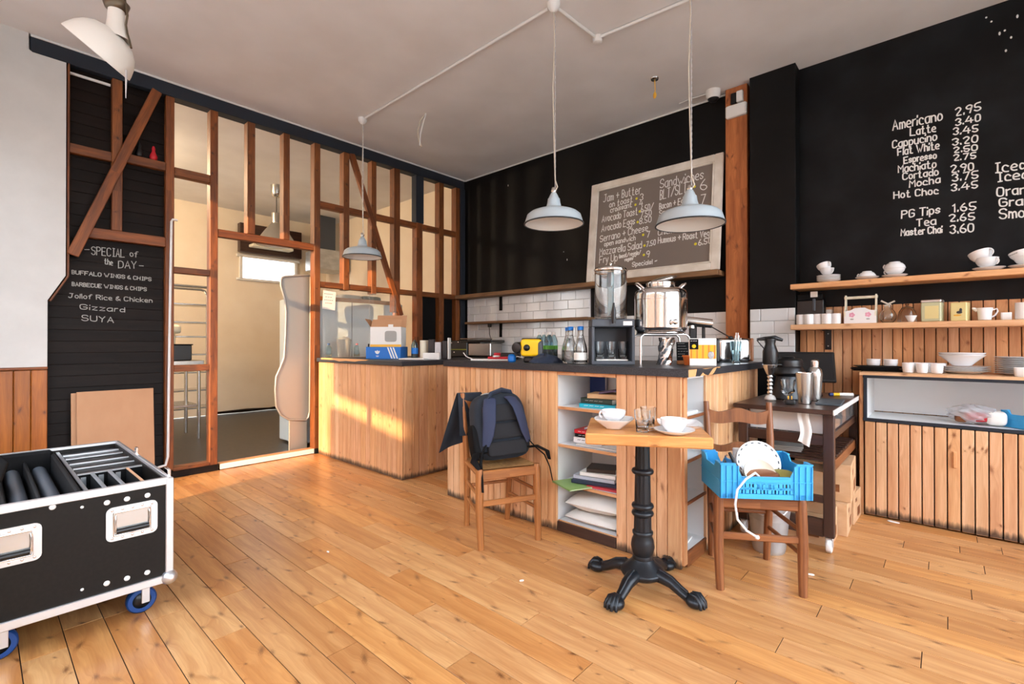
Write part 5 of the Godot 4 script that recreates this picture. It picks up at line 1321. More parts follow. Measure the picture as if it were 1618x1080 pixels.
	part(to, "body", G.new().soft(V(0, 0.088, 0), V(0.125, 0.082, 0.075), 0.25), M.chrome)
	part(to, "end_cap", G.new().box(V(0.135, 0.09, 0), V(0.024, 0.165, 0.13), 0.008), M.chair_dark)
	part(to, "end_cap", G.new().box(V(-0.132, 0.085, 0), V(0.03, 0.16, 0.14), 0.008), M.black_plastic)
	part(to, "slot", G.new().box(V(0, 0.17, 0.025), V(0.18, 0.006, 0.022), 0.001).box(V(0, 0.17, -0.025), V(0.18, 0.006, 0.022), 0.001), M.matt_black)
	part(to, "foot", G.new().box(V(0, 0.005, 0), V(0.22, 0.01, 0.1), 0.002), M.black_plastic)
	# carafes
	for q in [[-1.87, -2.66, "clear glass carafe with blue cap, front left of the carafes"], [-1.775, -2.64, "clear glass carafe with white label, front right of the carafes"], [-1.96, -2.76, "clear glass carafe with blue cap, back left of the carafes"], [-1.862, -2.765, "clear glass carafe with blue cap, back right of the carafes"]]:
		var k := thing("carafe", q[2], "carafe", V(q[0], t, q[1]), 36, "glass carafes")
		part(k, "bottle", G.new().lathe([0.001, 0.0, 0.04, 0.0, 0.043, 0.006, 0.043, 0.09, 0.038, 0.12, 0.024, 0.165, 0.018, 0.19, 0.018, 0.225, 0.015, 0.225, 0.015, 0.19, 0.034, 0.12, 0.039, 0.09, 0.039, 0.012, 0.001, 0.01], 24), M.glass)
		part(k, "cap", G.new().lathe([0.019, 0.222, 0.02, 0.225, 0.02, 0.246, 0.001, 0.248], 16), M.blue)
		part(k, "label", G.new().lathe([0.0436, 0.028, 0.0436, 0.075], 24), M.paper if q[0] == -1.775 else M.clear)
	# water bottles in a pack
	for q in [[-2.33, -2.96, "front middle"], [-2.262, -2.94, "front right"], [-2.4, -2.99, "front left"], [-2.365, -3.06, "back left"], [-2.295, -3.04, "back right"]]:
		var k := thing("water_bottle", q[2] + " pale blue water bottle of the pack behind the yellow tool", "bottle", V(q[0], t, q[1]), 0, "pack of water bottles")
		part(k, "body", bottle_g(0.031, 0.22), M.glass_blue)
		part(k, "cap", G.new().lathe([0.013, 0.203, 0.013, 0.222, 0.001, 0.223], 14), M.paper)
		part(k, "label", G.new().lathe([0.0318, 0.09, 0.0318, 0.12], 20), mat(rgb(96, 176, 60), 0.5))
	# yellow and black site tool
	var y := thing("power_tool", "yellow and black power tool with round black lens on the counter", "tool", V(-2.225, t, -2.65), 36)
	part(y, "housing", G.new().soft(V(0.02, 0.105, 0), V(0.075, 0.062, 0.06), 0.3), M.yellow)
	part(y, "side_panel", G.new().soft(V(0.085, 0.095, 0.02), V(0.02, 0.06, 0.045), 0.5), M.grey_plastic)
	part(y, "grip", G.new().box(V(0.02, 0.165, 0), V(0.14, 0.016, 0.03), 0.006), M.black_plastic)
	part(y, "base", G.new().box(V(0.03, 0.02, 0), V(0.13, 0.04, 0.1), 0.01), M.black_plastic)
	part(y, "lens", G.new().at(V(-0.075, 0.105, 0.02), V(90, 0, 30)).lathe([0.001, -0.03, 0.034, -0.03, 0.04, -0.02, 0.04, 0.02, 0.034, 0.03, 0.001, 0.03], 24), M.black_plastic)
	part(y, "knob", G.new().at(V(-0.01, 0.105, 0.06), V(90, 0, 0)).lathe([0.001, -0.01, 0.024, -0.01, 0.022, 0.016, 0.001, 0.018], 20), M.black_plastic)
	solo("tape_roll", "small blue and white roll beside the yellow tool", "roll", G.new().lathe([0.018, 0.0, 0.026, 0.0, 0.03, 0.01, 0.03, 0.04, 0.022, 0.055, 0.001, 0.058], 20), M.blue, V(-2.36, t + 0.0005, -2.62))
	# dark cloth
	P = []
	for i in 24:
		var row := PackedVector3Array()
		for jj in 11:
			var a := TAU * i / 24
			var ph := PI / 2 * jj / 10
			var n := 1.0 + 0.16 * sin(a * 3 + 1) + 0.08 * sin(a * 7 + jj)
			row.append(V(cos(a) * cos(ph) * 0.11 * n, sin(ph) * 0.055 * (1 + 0.2 * sin(a * 2)), sin(a) * cos(ph) * 0.065 * n))
		P.append(row)
	solo("dark_cloth", "dark navy cloth bundled on the counter beside the carafes", "cloth", G.new().grid(P, true, false, 1, 1, true), M.navy_cloth, V(-2.075, t, -2.64), V(0, 40, 0))
	# extension lead and adaptor
	var e := thing("extension_lead", "white flat tray with red plugs and a white cable on the counter", "cable", V(-2.68, t, -2.74), 30)
	part(e, "tray", G.new().box(V(0, 0.006, 0), V(0.32, 0.012, 0.12), 0.003), M.paper)
	part(e, "red_plug", G.new().box(V(0.05, 0.022, 0), V(0.16, 0.018, 0.06), 0.005), M.red)
	part(e, "white_plug", G.new().box(V(0.04, 0.034, 0.02), V(0.05, 0.012, 0.04), 0.004), M.paper)
	part(e, "cable", G.new().tube([V(-0.16, 0.01, 0.0), V(-0.22, 0.03, -0.02), V(-0.25, 0.06, -0.04)], 0.004, 6).tube([V(0.15, 0.01, 0.02), V(0.21, 0.035, 0.03), V(0.28, 0.02, 0.05), V(0.35, 0.005, 0.06), V(0.42, 0.005, 0.0)], 0.004, 6), M.white_trim)
	e = thing("power_adaptor", "black power adaptor box with red end behind the white tray", "adaptor", V(-2.76, t, -2.98), 20)
	part(e, "body", G.new().box(V(0.05, 0.03, 0), V(0.16, 0.055, 0.07), 0.006), M.black_plastic)
	part(e, "red_end", G.new().box(V(-0.06, 0.032, 0.01), V(0.06, 0.05, 0.06), 0.006), M.red)
	# machine on the back counter
	var m := thing("coffee_machine", "black coffee machine with chrome tray and grey side on the back counter", "machine", V(-4.55, 1.0285, -4.4), 18)
	part(m, "body", G.new().box(V(-0.22, 0.11, 0), V(0.30, 0.21, 0.36), 0.01), M.black_plastic)
	part(m, "yellow_stripe", G.new().box(V(-0.22, 0.1, 0.181), V(0.28, 0.008, 0.002), 0.0), mat(rgb(150, 160, 30), 0.5))
	part(m, "side_unit", G.new().box(V(0.1, 0.1, 0.0), V(0.32, 0.16, 0.34), 0.006), M.steel)
	part(m, "tray", G.new().box(V(0.06, 0.205, 0.0), V(0.46, 0.035, 0.38), 0.008), M.black_plastic)
	part(m, "tray_rail", G.new().tube([V(-0.17, 0.235, 0.18), V(0.29, 0.235, 0.18)], 0.008, 8), M.chrome)
	for q in [[-0.3, 0.18], [-0.2, 0.19], [-0.26, 0.06]]:
		part(m, "knob", G.new().ball(V(q[0], q[1], 0.185), V(0.014, 0.014, 0.01), 10, 6), M.chrome)
	part(m, "mains_cable", G.new().tube([V(0.12, 0.22, -0.13), V(0.08, 0.3, -0.16), V(0.06, 0.4, -0.19)], 0.005, 6).box(V(0.06, 0.42, -0.2), V(0.04, 0.05, 0.04), 0.004), M.black_plastic)

	# short counter: boxes and bottles
	t = T1
	var sx := thing("shoe_box", "bright blue shoebox with three white stripes on the short counter", "box", V(-4.26, t, -2.82), 36)
	part(sx, "body", G.new().box(V(0, 0.06, 0), V(0.36, 0.12, 0.22), 0.002), M.blue)
	for k in 3:
		part(sx, "stripe", G.new().ext([Vector2(0.04 + k * 0.028, 0.115), Vector2(0.055 + k * 0.028, 0.115), Vector2(0.098 + k * 0.028, 0.004), Vector2(0.083 + k * 0.028, 0.004)], 0.1105, 0.1112), M.paper)
	for a in [-0.6, 0.0, 0.6]:
		part(sx, "trefoil_leaf", G.new().ball(Vector3.ZERO, V(0.009, 0.02, 0.0008), 10, 4), M.paper, V(-0.06 + sin(a) * 0.022, 0.05 + cos(a) * 0.018, 0.111), V(0, 0, -rad_to_deg(a)))
	part(sx, "trefoil_base", G.new().box(V(-0.06, 0.03, 0.111), V(0.03, 0.004, 0.001), 0.0).box(V(-0.06, 0.023, 0.111), V(0.022, 0.004, 0.001), 0.0), M.paper)
	part(sx, "side_label", G.new().box(V(-0.181, 0.04, 0.03), V(0.002, 0.05, 0.08), 0.0), M.paper)
	var wb := thing("open_carton", "white carton with open brown flaps on top of the blue shoebox", "box", V(-4.25, t + 0.1205, -2.83), 42)
	part(wb, "body", G.new().box(V(0, 0.1, 0), V(0.31, 0.2, 0.22), 0.002), M.paper)
	part(wb, "orange_band", G.new().box(V(0.0, 0.012, 0.1106), V(0.308, 0.024, 0.001), 0.0).box(V(-0.1556, 0.012, 0), V(0.001, 0.024, 0.218), 0.0), M.gold)
	part(wb, "grey_print", G.new().soft(V(0.05, 0.105, 0.1108), V(0.06, 0.055, 0.0008), 0.4), M.chalk_dim)
	part(wb, "flap", G.new().box(V(0, 0.07, 0), V(0.31, 0.14, 0.003), 0.001), M.cardboard, V(0, 0.2, -0.11), V(-22, 0, 0))
	part(wb, "flap", G.new().box(V(0, 0.05, 0), V(0.30, 0.1, 0.003), 0.001), M.cardboard, V(0, 0.2, 0.108), V(48, 0, 0)).rotation_degrees.x = -40
	part(wb, "flap", G.new().box(V(-0.0, 0.05, 0), V(0.003, 0.1, 0.2), 0.001), M.cardboard, V(-0.155, 0.2, 0), V(0, 0, 35))
	part(wb, "tab", G.new().box(V(0.05, 0.205, 0.112), V(0.05, 0.04, 0.002), 0.001), M.paper)
	solo("marker_pen", "black marker pen standing at the shoebox corner", "pen", G.new().tube([V(0, 0, 0), V(0.01, 0.15, 0)], 0.008, 10), M.black_plastic, V(-4.47, t + 0.001, -2.73))
	solo("blue_can", "dark blue can at the left end of the shoebox", "can", G.new().lathe([0.001, 0.0, 0.03, 0.0, 0.03, 0.11, 0.025, 0.12, 0.001, 0.122], 20), M.deep_blue, V(-4.50, t, -2.80))
	var wbt := thing("water_bottle", "small clear water bottle with blue label at the shoebox's right end", "bottle", V(-3.985, t, -2.96), 0)
	part(wbt, "body", bottle_g(0.034, 0.20), M.glass_blue)
	part(wbt, "label", G.new().lathe([0.0348, 0.05, 0.0348, 0.11], 20), M.blue)
	solo("kitchen_roll", "cream paper roll standing right of the blue shoebox", "roll", G.new().lathe([0.018, 0.0, 0.04, 0.0, 0.042, 0.004, 0.042, 0.18, 0.04, 0.185, 0.018, 0.185], 24), M.cream_paint, V(-3.91, t + 0.001, -3.02))
	var pk := thing("black_packet", "black and white printed packets leaning at the counter's right end", "packet", V(-3.74, t, -3.06), 40)
	part(pk, "packet", G.new().box(V(-0.06, 0.1, 0), V(0.06, 0.19, 0.06), 0.004), M.black_plastic)
	part(pk, "packet", G.new().box(V(0.005, 0.085, 0.02), V(0.06, 0.165, 0.04), 0.004), M.zinc)
	part(pk, "packet", G.new().box(V(0.07, 0.09, 0), V(0.05, 0.18, 0.06), 0.004), M.black_plastic)
	part(pk, "packet", G.new().box(V(0.11, 0.105, -0.01), V(0.015, 0.21, 0.12), 0.006), M.paper)
	solo("white_carton", "flat white carton in front of the black packets, short counter", "box", G.new().box(V(0, 0.032, 0), V(0.16, 0.062, 0.06), 0.002).box(V(-0.03, 0.032, 0.0308), V(0.02, 0.02, 0.001), 0.0), M.paper, V(-3.70, t, -2.95), V(0, 40, 0))
	solo("flat_papers", "stack of white papers spread before the packets, short counter", "papers", G.new().box(V(0, 0.006, 0), V(0.26, 0.012, 0.16), 0.001), M.paper, V(-3.82, t, -2.84), V(0, 28, 0))
	# behind the screens
	var nt := thing("paper_notice", "white paper notice taped to the clear hatch screen", "notice", V(-5.12, 1.585, -2.63), 90)
	part(nt, "sheet", G.new().box(V(0, 0.1, 0), V(0.15, 0.205, 0.001), 0.0), M.paper, Vector3.ZERO, V(0, 0, -4))
	for k in 4:
		chalk(nt, ["~~~~~~", "~~~", "~~~~~", "~~~~"][k], V(-0.05 + (k % 2) * 0.012, 0.16 - k * 0.034, 0.0012), V(0.05 - (k % 2) * 0.012, 0.157 - k * 0.034, 0.0012), Vector3.UP, 0.02, 0.0045, M.red if k == 3 else M.grey_plastic)

func build_table_things() -> void:
	var t := 0.8005
	var tp := V(-1.115, 0, -2.2)
	solo("square_dish", "wide white square-rimmed dish under the left cup on the table", "dish", G.new().lathe([0.001, 0.0, 0.035, 0.0, 0.038, 0.006, 0.075, 0.034, 0.092, 0.048, 0.09, 0.051, 0.07, 0.036, 0.034, 0.014, 0.001, 0.013], 40, 0.35), M.porcelain, V(-1.17, t, -2.02), V(0, 20, 0))
	cup("white cup resting in the square dish on the left of the table", V(-1.178, t + 0.0345, -2.03), 0.058, 0.05, 205)
	solo("tumbler", "ribbed clear glass tumbler at the front middle of the table", "glass", tumbler_g(0.037, 0.1), M.glass, V(-1.03, t, -2.03))
	solo("tumbler", "ribbed clear glass tumbler behind the other on the table", "glass", tumbler_g(0.037, 0.1), M.glass, V(-1.055, t, -2.14))
	solo("square_plate", "large white square plate at the back right of the table", "plate", G.new().lathe([0.001, 0.0, 0.06, 0.0, 0.064, 0.006, 0.1, 0.026, 0.098, 0.029, 0.062, 0.01, 0.001, 0.009], 40, 0.8), M.porcelain, V(-0.945, t, -2.235), V(0, 30, 0))
	solo("saucer", "white saucer at the front right of the table", "saucer", saucer_g(0.088), M.porcelain, V(-0.90, t, -2.075))
	cup("white cup on the saucer at the front right of the table", V(-0.903, t + 0.008, -2.077), 0.058, 0.06, -35)
	solo("teaspoon", "small steel spoon lying between tumbler and saucer on the table", "spoon", G.new().tube([V(-0.05, 0.004, 0), V(0.03, 0.006, 0)], 0.003, 6).ball(V(0.045, 0.005, 0), V(0.018, 0.004, 0.011), 10, 6), M.chrome, V(-0.985, t, -2.085), V(0, 60, 0))
	# flat wood offcuts and scraps on the floor
	for q in [[-0.53, -2.9, 0.02, 20.0, "pale wood chip on the floor right of the blue crate chair"], [-0.27, -4.13, 0.035, -12.0, "small white scrap on the floor at the cupboard's foot"], [-1.6, -1.85, 0.012, 60.0, "tiny white crumb on the floor left of the table"], [-2.65, -1.36, 0.01, 10.0, "tiny white speck on the floor planks before the bar"]]:
		solo("floor_scrap", q[4], "scrap", G.new().soft(V(0, 0.005, 0), V(q[2], 0.004, q[2] * 0.4), 0.7, 12, 8), M.paper, V(q[0], 0.0, q[1]), V(0, q[3], 0))

func build_chairs() -> void:
	var c1 := V(-2.125, 0, -2.228)
	chair("light brown rush-seated chair with a backpack on it", c1, 65, M.chair_light, M.rush)
	chair("dark brown wavy-backed chair carrying a blue crate", V(-0.772, 0, -2.71), 31, M.chair_dark, M.rush)
	# backpack, in the chair's own axes
	var b := thing("backpack", "black and navy backpack with padded straps on the chair", "backpack", c1 + V(0, 0.462, 0), 65)
	b.scale = Vector3(1.12, 0.93, 1.08)
	var lean := V(-13, 0, 3)
	var P := []
	for i in 36:
		var row := PackedVector3Array()
		var a := TAU * i / 36
		for j in 17:
			var ph := PI * j / 16 - PI / 2
			var e := 0.42
			var cp := pow(maxf(cos(ph), 0.0), e)
			var yy := signf(sin(ph)) * pow(absf(sin(ph)), e)
			var w := 0.165 * (1.0 - 0.14 * maxf(yy, 0.0) * maxf(yy, 0.0))
			row.append(V(signf(cos(a)) * pow(absf(cos(a)), 0.5) * cp * w, 0.225 + yy * 0.225, signf(sin(a)) * pow(absf(sin(a)), 0.5) * cp * 0.085))
		P.append(row)
	var o := V(0.035, 0.004, 0.0)
	part(b, "bag", G.new().grid(P, true, false, 1, 1, true), M.jacket, o, lean)
	for q in [[0.31, 0.12], [0.19, 0.11], [0.075, 0.1]]:
		part(b, "back_pad", G.new().soft(V(0, q[0], 0.083), V(0.118, q[1] * 0.48, 0.018), 0.3), M.pad, o, lean)
	for s in [-1, 1]:
		part(b, "shoulder_strap", G.new().tube([V(s * 0.055, 0.42, 0.05), V(s * 0.066, 0.40, 0.095), V(s * 0.085, 0.34, 0.118), V(s * 0.098, 0.25, 0.122), V(s * 0.112, 0.17, 0.112), V(s * 0.13, 0.10, 0.098)], [0.03, 0.036, 0.038, 0.036, 0.032, 0.02], 12, true, 0.28), M.strap, o, lean)
		part(b, "webbing", G.new().tube([V(s * 0.13, 0.11, 0.1), V(s * 0.165, 0.05, 0.11), V(s * 0.19, 0.0, 0.15), V(s * 0.2, -0.08, 0.17), V(s * 0.205, -0.17, 0.165)], [0.013, 0.014, 0.014, 0.011, 0.01], 8, true, 0.3), M.matt_black, o, lean)
		part(b, "hip_belt", G.new().tube([V(s * 0.12, 0.06, 0.06), V(s * 0.185, 0.06, 0.08), V(s * 0.22, 0.02, 0.13), V(s * 0.205, -0.03, 0.17)], [0.022, 0.026, 0.02, 0.012], 8, true, 0.35), M.matt_black, o, lean)
	part(b, "grab_handle", G.new().tube([V(-0.075, 0.40, 0.07), V(-0.05, 0.445, 0.085), V(0.02, 0.465, 0.07), V(0.075, 0.45, 0.05), V(0.09, 0.41, 0.04)], [0.016, 0.02, 0.022, 0.02, 0.016], 10, true, 0.6), M.navy_cloth, o, lean)
	part(b, "top_flap", G.new().soft(V(0.01, 0.445, -0.01), V(0.085, 0.014, 0.05), 0.5), M.zinc, o, lean)
	part(b, "side_pocket", G.new().soft(V(-0.155, 0.13, 0), V(0.03, 0.12, 0.06), 0.5), M.matt_black, o, lean)
	# jacket over the chair's back corner
	var j := thing("jacket", "dark blue jacket draped over the corner of the chair back", "jacket", c1, 65)
	P = []
	for i in 13:
		var row := PackedVector3Array()
		var u := i / 12.0
		for k in 25:
			var v := k / 24.0
			# v: 0 front hem, .32 over the crest rail, 1 back hem
			var x := -0.20 + u * 0.17
			var y: float
			var z: float
			if v < 0.32:
				var f := v / 0.32
				y = 0.60 + f * 0.26
				z = -0.175 - f * 0.045 + 0.012 * sin(u * 7.0)
			elif v < 0.42:
				var f := (v - 0.32) / 0.10
				y = 0.86 + sin(f * PI) * 0.014
				z = -0.22 - f * 0.04
			else:
				var f := (v - 0.42) / 0.58
				y = 0.86 - f * (0.39 - 0.10 * u)
				z = -0.26 - f * 0.05 + 0.016 * sin(u * 9.0 + f * 2.0) * f
				x -= f * 0.11 * (1.0 - u)
			row.append(V(x, y, z))
		P.append(row)
	part(j, "cloth", G.new().grid(P), M.jacket)
	part(j, "sleeve", G.new().tube([V(-0.06, 0.84, -0.175), V(-0.05, 0.76, -0.155), V(-0.07, 0.68, -0.15), V(-0.09, 0.6, -0.16)], [0.035, 0.042, 0.04, 0.03], 12, true, 0.6), M.jacket)
	# crate of kitchenware on the other chair
	var cp := V(-0.728, 0.463, -2.63)
	var cr := crate("blue plastic crate of kitchenware on the dark brown chair", cp, 36.6, 0.42, 0.30, 0.165)
	var X := Transform3D(Basis(Vector3.UP, deg_to_rad(36.6)), cp)
	var d := thing("rimmed_dish", "white dish with dark blue dashes standing up in the blue crate", "dish", X * V(0.03, 0.135, -0.02), 36.6, "", 68)
	part(d, "dish", G.new().lathe([0.001, -0.02, 0.05, -0.02, 0.085, 0.0, 0.108, 0.008, 0.107, 0.012, 0.084, 0.005, 0.05, -0.013, 0.001, -0.013], 40), M.porcelain)
	for k in 18:
		var a := TAU * k / 18
		part(d, "dash", G.new().box(V(0.097, 0.0098, 0), V(0.006, 0.001, 0.014), 0.0), M.enamel_dark, Vector3.ZERO, V(0, rad_to_deg(a), 0))
	solo("cream_bowl", "cream bowl leaning against the dashed dish in the blue crate", "bowl", G.new().lathe([0.001, 0.0, 0.03, 0.0, 0.06, 0.025, 0.075, 0.05, 0.072, 0.052, 0.056, 0.028, 0.001, 0.006], 32), M.cream_paint, X * V(0.0, 0.075, 0.045), V(52, 36, 0))
	solo("copper_pan", "brown copper pan bottom up in the blue crate", "pan", G.new().lathe([0.001, 0.06, 0.05, 0.058, 0.075, 0.045, 0.082, 0.0, 0.078, 0.0, 0.07, 0.04, 0.001, 0.05], 32), mat(rgb(150, 96, 66), 0.35, 0.4), X * V(0.02, 0.055, 0.06), V(8, 0, 0))
	solo("glass_bowl", "clear glass bowl tilted at the left end of the blue crate", "bowl", G.new().lathe([0.001, 0.0, 0.03, 0.0, 0.06, 0.03, 0.075, 0.075, 0.072, 0.075, 0.056, 0.032, 0.001, 0.006], 28), M.glass, X * V(-0.13, 0.07, 0.02), V(0, 0, -38))
	solo("white_box", "small white carton behind the dish in the blue crate", "box", G.new().box(V(0, 0.09, 0), V(0.05, 0.18, 0.03), 0.003), M.paper, X * V(-0.04, 0.011, -0.09), V(0, 36, 0))
	solo("black_whisk", "black handled utensil sticking up from the blue crate", "utensil", G.new().tube([V(0, 0, 0), V(-0.05, 0.11, 0.02), V(-0.09, 0.17, 0.0)], [0.012, 0.01, 0.007], 8), M.black_plastic, X * V(-0.05, 0.02, 0.07))
	solo("cloth_scrap", "green and yellow cloth at the right end of the blue crate", "cloth", G.new().soft(V(0, 0.05, 0), V(0.06, 0.05, 0.07), 0.7), mat(rgb(150, 140, 70), 0.9), X * V(0.12, 0.012, 0.04))
	solo("white_cable", "white cable hanging over the front of the blue crate", "cable", G.new().tube([X * V(-0.02, 0.1, 0.12), X * V(-0.05, 0.125, 0.152), X * V(-0.10, 0.10, 0.172), X * V(-0.14, 0.05, 0.175), X * V(-0.15, -0.02, 0.175), X * V(-0.14, -0.09, 0.176), X * V(-0.10, -0.14, 0.178), X * V(-0.06, -0.165, 0.178)], 0.0055, 8).ball(X * V(-0.052, -0.17, 0.178), V(0.011, 0.011, 0.011), 10, 6), M.white_trim)
	# bucket under the crate chair's far side
	var bk := thing("metal_bucket", "galvanised metal bucket on the floor behind the crate chair", "bucket", V(-0.775, 0, -3.10))
	part(bk, "pail", G.new().lathe([0.001, 0.004, 0.08, 0.004, 0.082, 0.0, 0.088, 0.02, 0.104, 0.19, 0.106, 0.195, 0.105, 0.2, 0.118, 0.29, 0.122, 0.295, 0.122, 0.3, 0.115, 0.297, 0.1, 0.19, 0.083, 0.015, 0.001, 0.012], 40), M.zinc)
	part(bk, "handle", G.new().tube([V(-0.12, 0.28, 0), V(-0.1, 0.25, 0.09), V(0, 0.235, 0.13), V(0.1, 0.25, 0.09), V(0.12, 0.28, 0)], 0.004, 6), M.alu)

func book(label: String, pos: Vector3, turn: float, w: float, h: float, d: float, cover: Material, called := "book", title := "", tm: Material = null) -> Node3D:
	# lying flat: spine towards +z
	var b := thing(called, label, "magazine" if called == "magazine" else "book", pos, turn)
	part(b, "pages", G.new().box(V(0.002, h / 2, -0.002), V(w - 0.006, h - 0.005, d - 0.006), 0.0), M.paper)
	part(b, "cover", G.new().box(V(0, 0.0013, 0), V(w, 0.0026, d), 0.0).box(V(0, h - 0.0013, 0), V(w, 0.0026, d), 0.0).box(V(0, h / 2, d / 2 - 0.0013), V(w, h, 0.0026), 0.0), cover)
	if title != "":
		chalk(b, title, V(-w * 0.35, h * 0.28, d / 2 + 0.0006), V(w * 0.2, h * 0.28, d / 2 + 0.0006), Vector3.UP, h * 0.45, h * 0.09, tm if tm else M.paper)
	return b

func build_books() -> void:
	var y := 0.7995
	var q := book("dark blue book standing upright in the counter niche", V(-1.83, y, -2.86), 0, 0.12, 0.03, 0.19, M.deep_blue)
	q.rotation_degrees = Vector3(90, 0, 0)
	q.position = V(-1.795, y + 0.096, -2.905)
	book("turquoise book at the bottom of the top niche stack", V(-1.625, y, -2.66), 8, 0.24, 0.026, 0.17, mat(rgb(20, 176, 200), 0.4), "book", "~~~~", M.paper)
	book("dark green book in the middle of the top niche stack", V(-1.63, y + 0.0265, -2.67), 3, 0.22, 0.032, 0.165, mat(rgb(40, 58, 48), 0.5), "book", "~~~~", M.chalk_dim)
	book("thick cream paperback near the top of the upper niche stack", V(-1.60, y + 0.059, -2.67), 12, 0.2, 0.03, 0.15, mat(rgb(206, 168, 124), 0.6))
	var mg := book("open magazine curling on top of the upper niche stack", V(-1.56, y + 0.0895, -2.68), 24, 0.16, 0.008, 0.12, mat(rgb(110, 90, 120), 0.4), "magazine")
	mg.rotation_degrees.z = 9
	mg.position.y += 0.012
	book("black book with white lettering at the right of the top niche", V(-1.49, y, -2.80), -4, 0.09, 0.075, 0.16, M.matt_black, "book", "~~~~", M.paper)
	y = 0.5575
	book("white magazine flat at the bottom of the second niche", V(-1.60, y, -2.65), 0, 0.3, 0.012, 0.2, M.paper, "magazine")
	book("black and white striped book in the second niche stack", V(-1.69, y + 0.0125, -2.66), 5, 0.2, 0.036, 0.16, mat(rgb(220, 220, 220), 0.5), "book", "~~~~", M.matt_black)
	book("black book in the middle of the second niche stack", V(-1.685, y + 0.049, -2.66), 2, 0.19, 0.022, 0.16, M.matt_black, "book", "~~~~", M.paper)
	book("red book near the top of the second niche stack", V(-1.69, y + 0.0715, -2.66), 4, 0.19, 0.024, 0.16, M.red, "book", "~~~~", M.paper)
	var m2 := book("pale magazine tilted on the second niche stack", V(-1.65, y + 0.108, -2.68), 10, 0.17, 0.01, 0.13, mat(rgb(206, 196, 200), 0.4), "magazine")
	m2.rotation_degrees.z = 14
	m2.position.y += 0.01
	y = 0.3145
	var gr := book("green magazine sticking out of the third niche", V(-1.73, y, -2.55), -24, 0.22, 0.008, 0.26, mat(rgb(150, 190, 110), 0.4), "magazine")
	book("red magazine flat in the third niche", V(-1.55, y, -2.66), 6, 0.24, 0.014, 0.24, mat(rgb(196, 60, 70), 0.4), "magazine")
	book("wide dark blue book at the bottom of the third niche stack", V(-1.63, y + 0.0145, -2.66), 14, 0.32, 0.02, 0.23, mat(rgb(40, 50, 72), 0.4))
	book("pale grey book in the third niche stack", V(-1.65, y + 0.035, -2.67), 10, 0.27, 0.022, 0.21, mat(rgb(190, 196, 206), 0.4))
	book("white book below the black book in the third niche stack", V(-1.63, y + 0.0575, -2.67), 12, 0.23, 0.024, 0.19, M.paper)
	book("small black book on top of the third niche stack", V(-1.625, y + 0.082, -2.67), 20, 0.18, 0.024, 0.15, mat(rgb(52, 40, 36), 0.4))
	for k in [["flat white seat cushion on the floor of the niche", 0.0695, 0.04, 0.0], ["puffy white cushion on top of the flat one in the niche", 0.1425, 0.058, 4.0]]:
		var c := thing("cushion", k[0], "cushion", V(-1.635, k[1], -2.70), k[3])
		part(c, "filling", G.new().pillow(V(0, k[2] * 0.9, 0), V(0.195, k[2] * 0.9, 0.18), 0.05), M.cushion)
		part(c, "piping", G.new().tube([V(-0.18, k[2] * 0.9, 0.172), V(0, k[2] * 0.9, 0.18), V(0.18, k[2] * 0.9, 0.172)], 0.005, 6), M.cushion)
	for k in [["folded white sheet on the bottom of the counter end niche", 0.0835, -2.66]]:
		solo("white_sheet", k[0], "sheet", G.new().box(V(0, 0.004, 0), V(0.24, 0.008, 0.18), 0.002), M.paper, V(-1.2, k[1], k[2]), V(0, 8, 0))
	solo("square_tray", "white tray lying in the counter end niche", "tray", G.new().box(V(0, 0.006, 0), V(0.26, 0.012, 0.2), 0.003), M.porcelain, V(-1.2, 0.8085, -2.69), V(0, -4, 0))

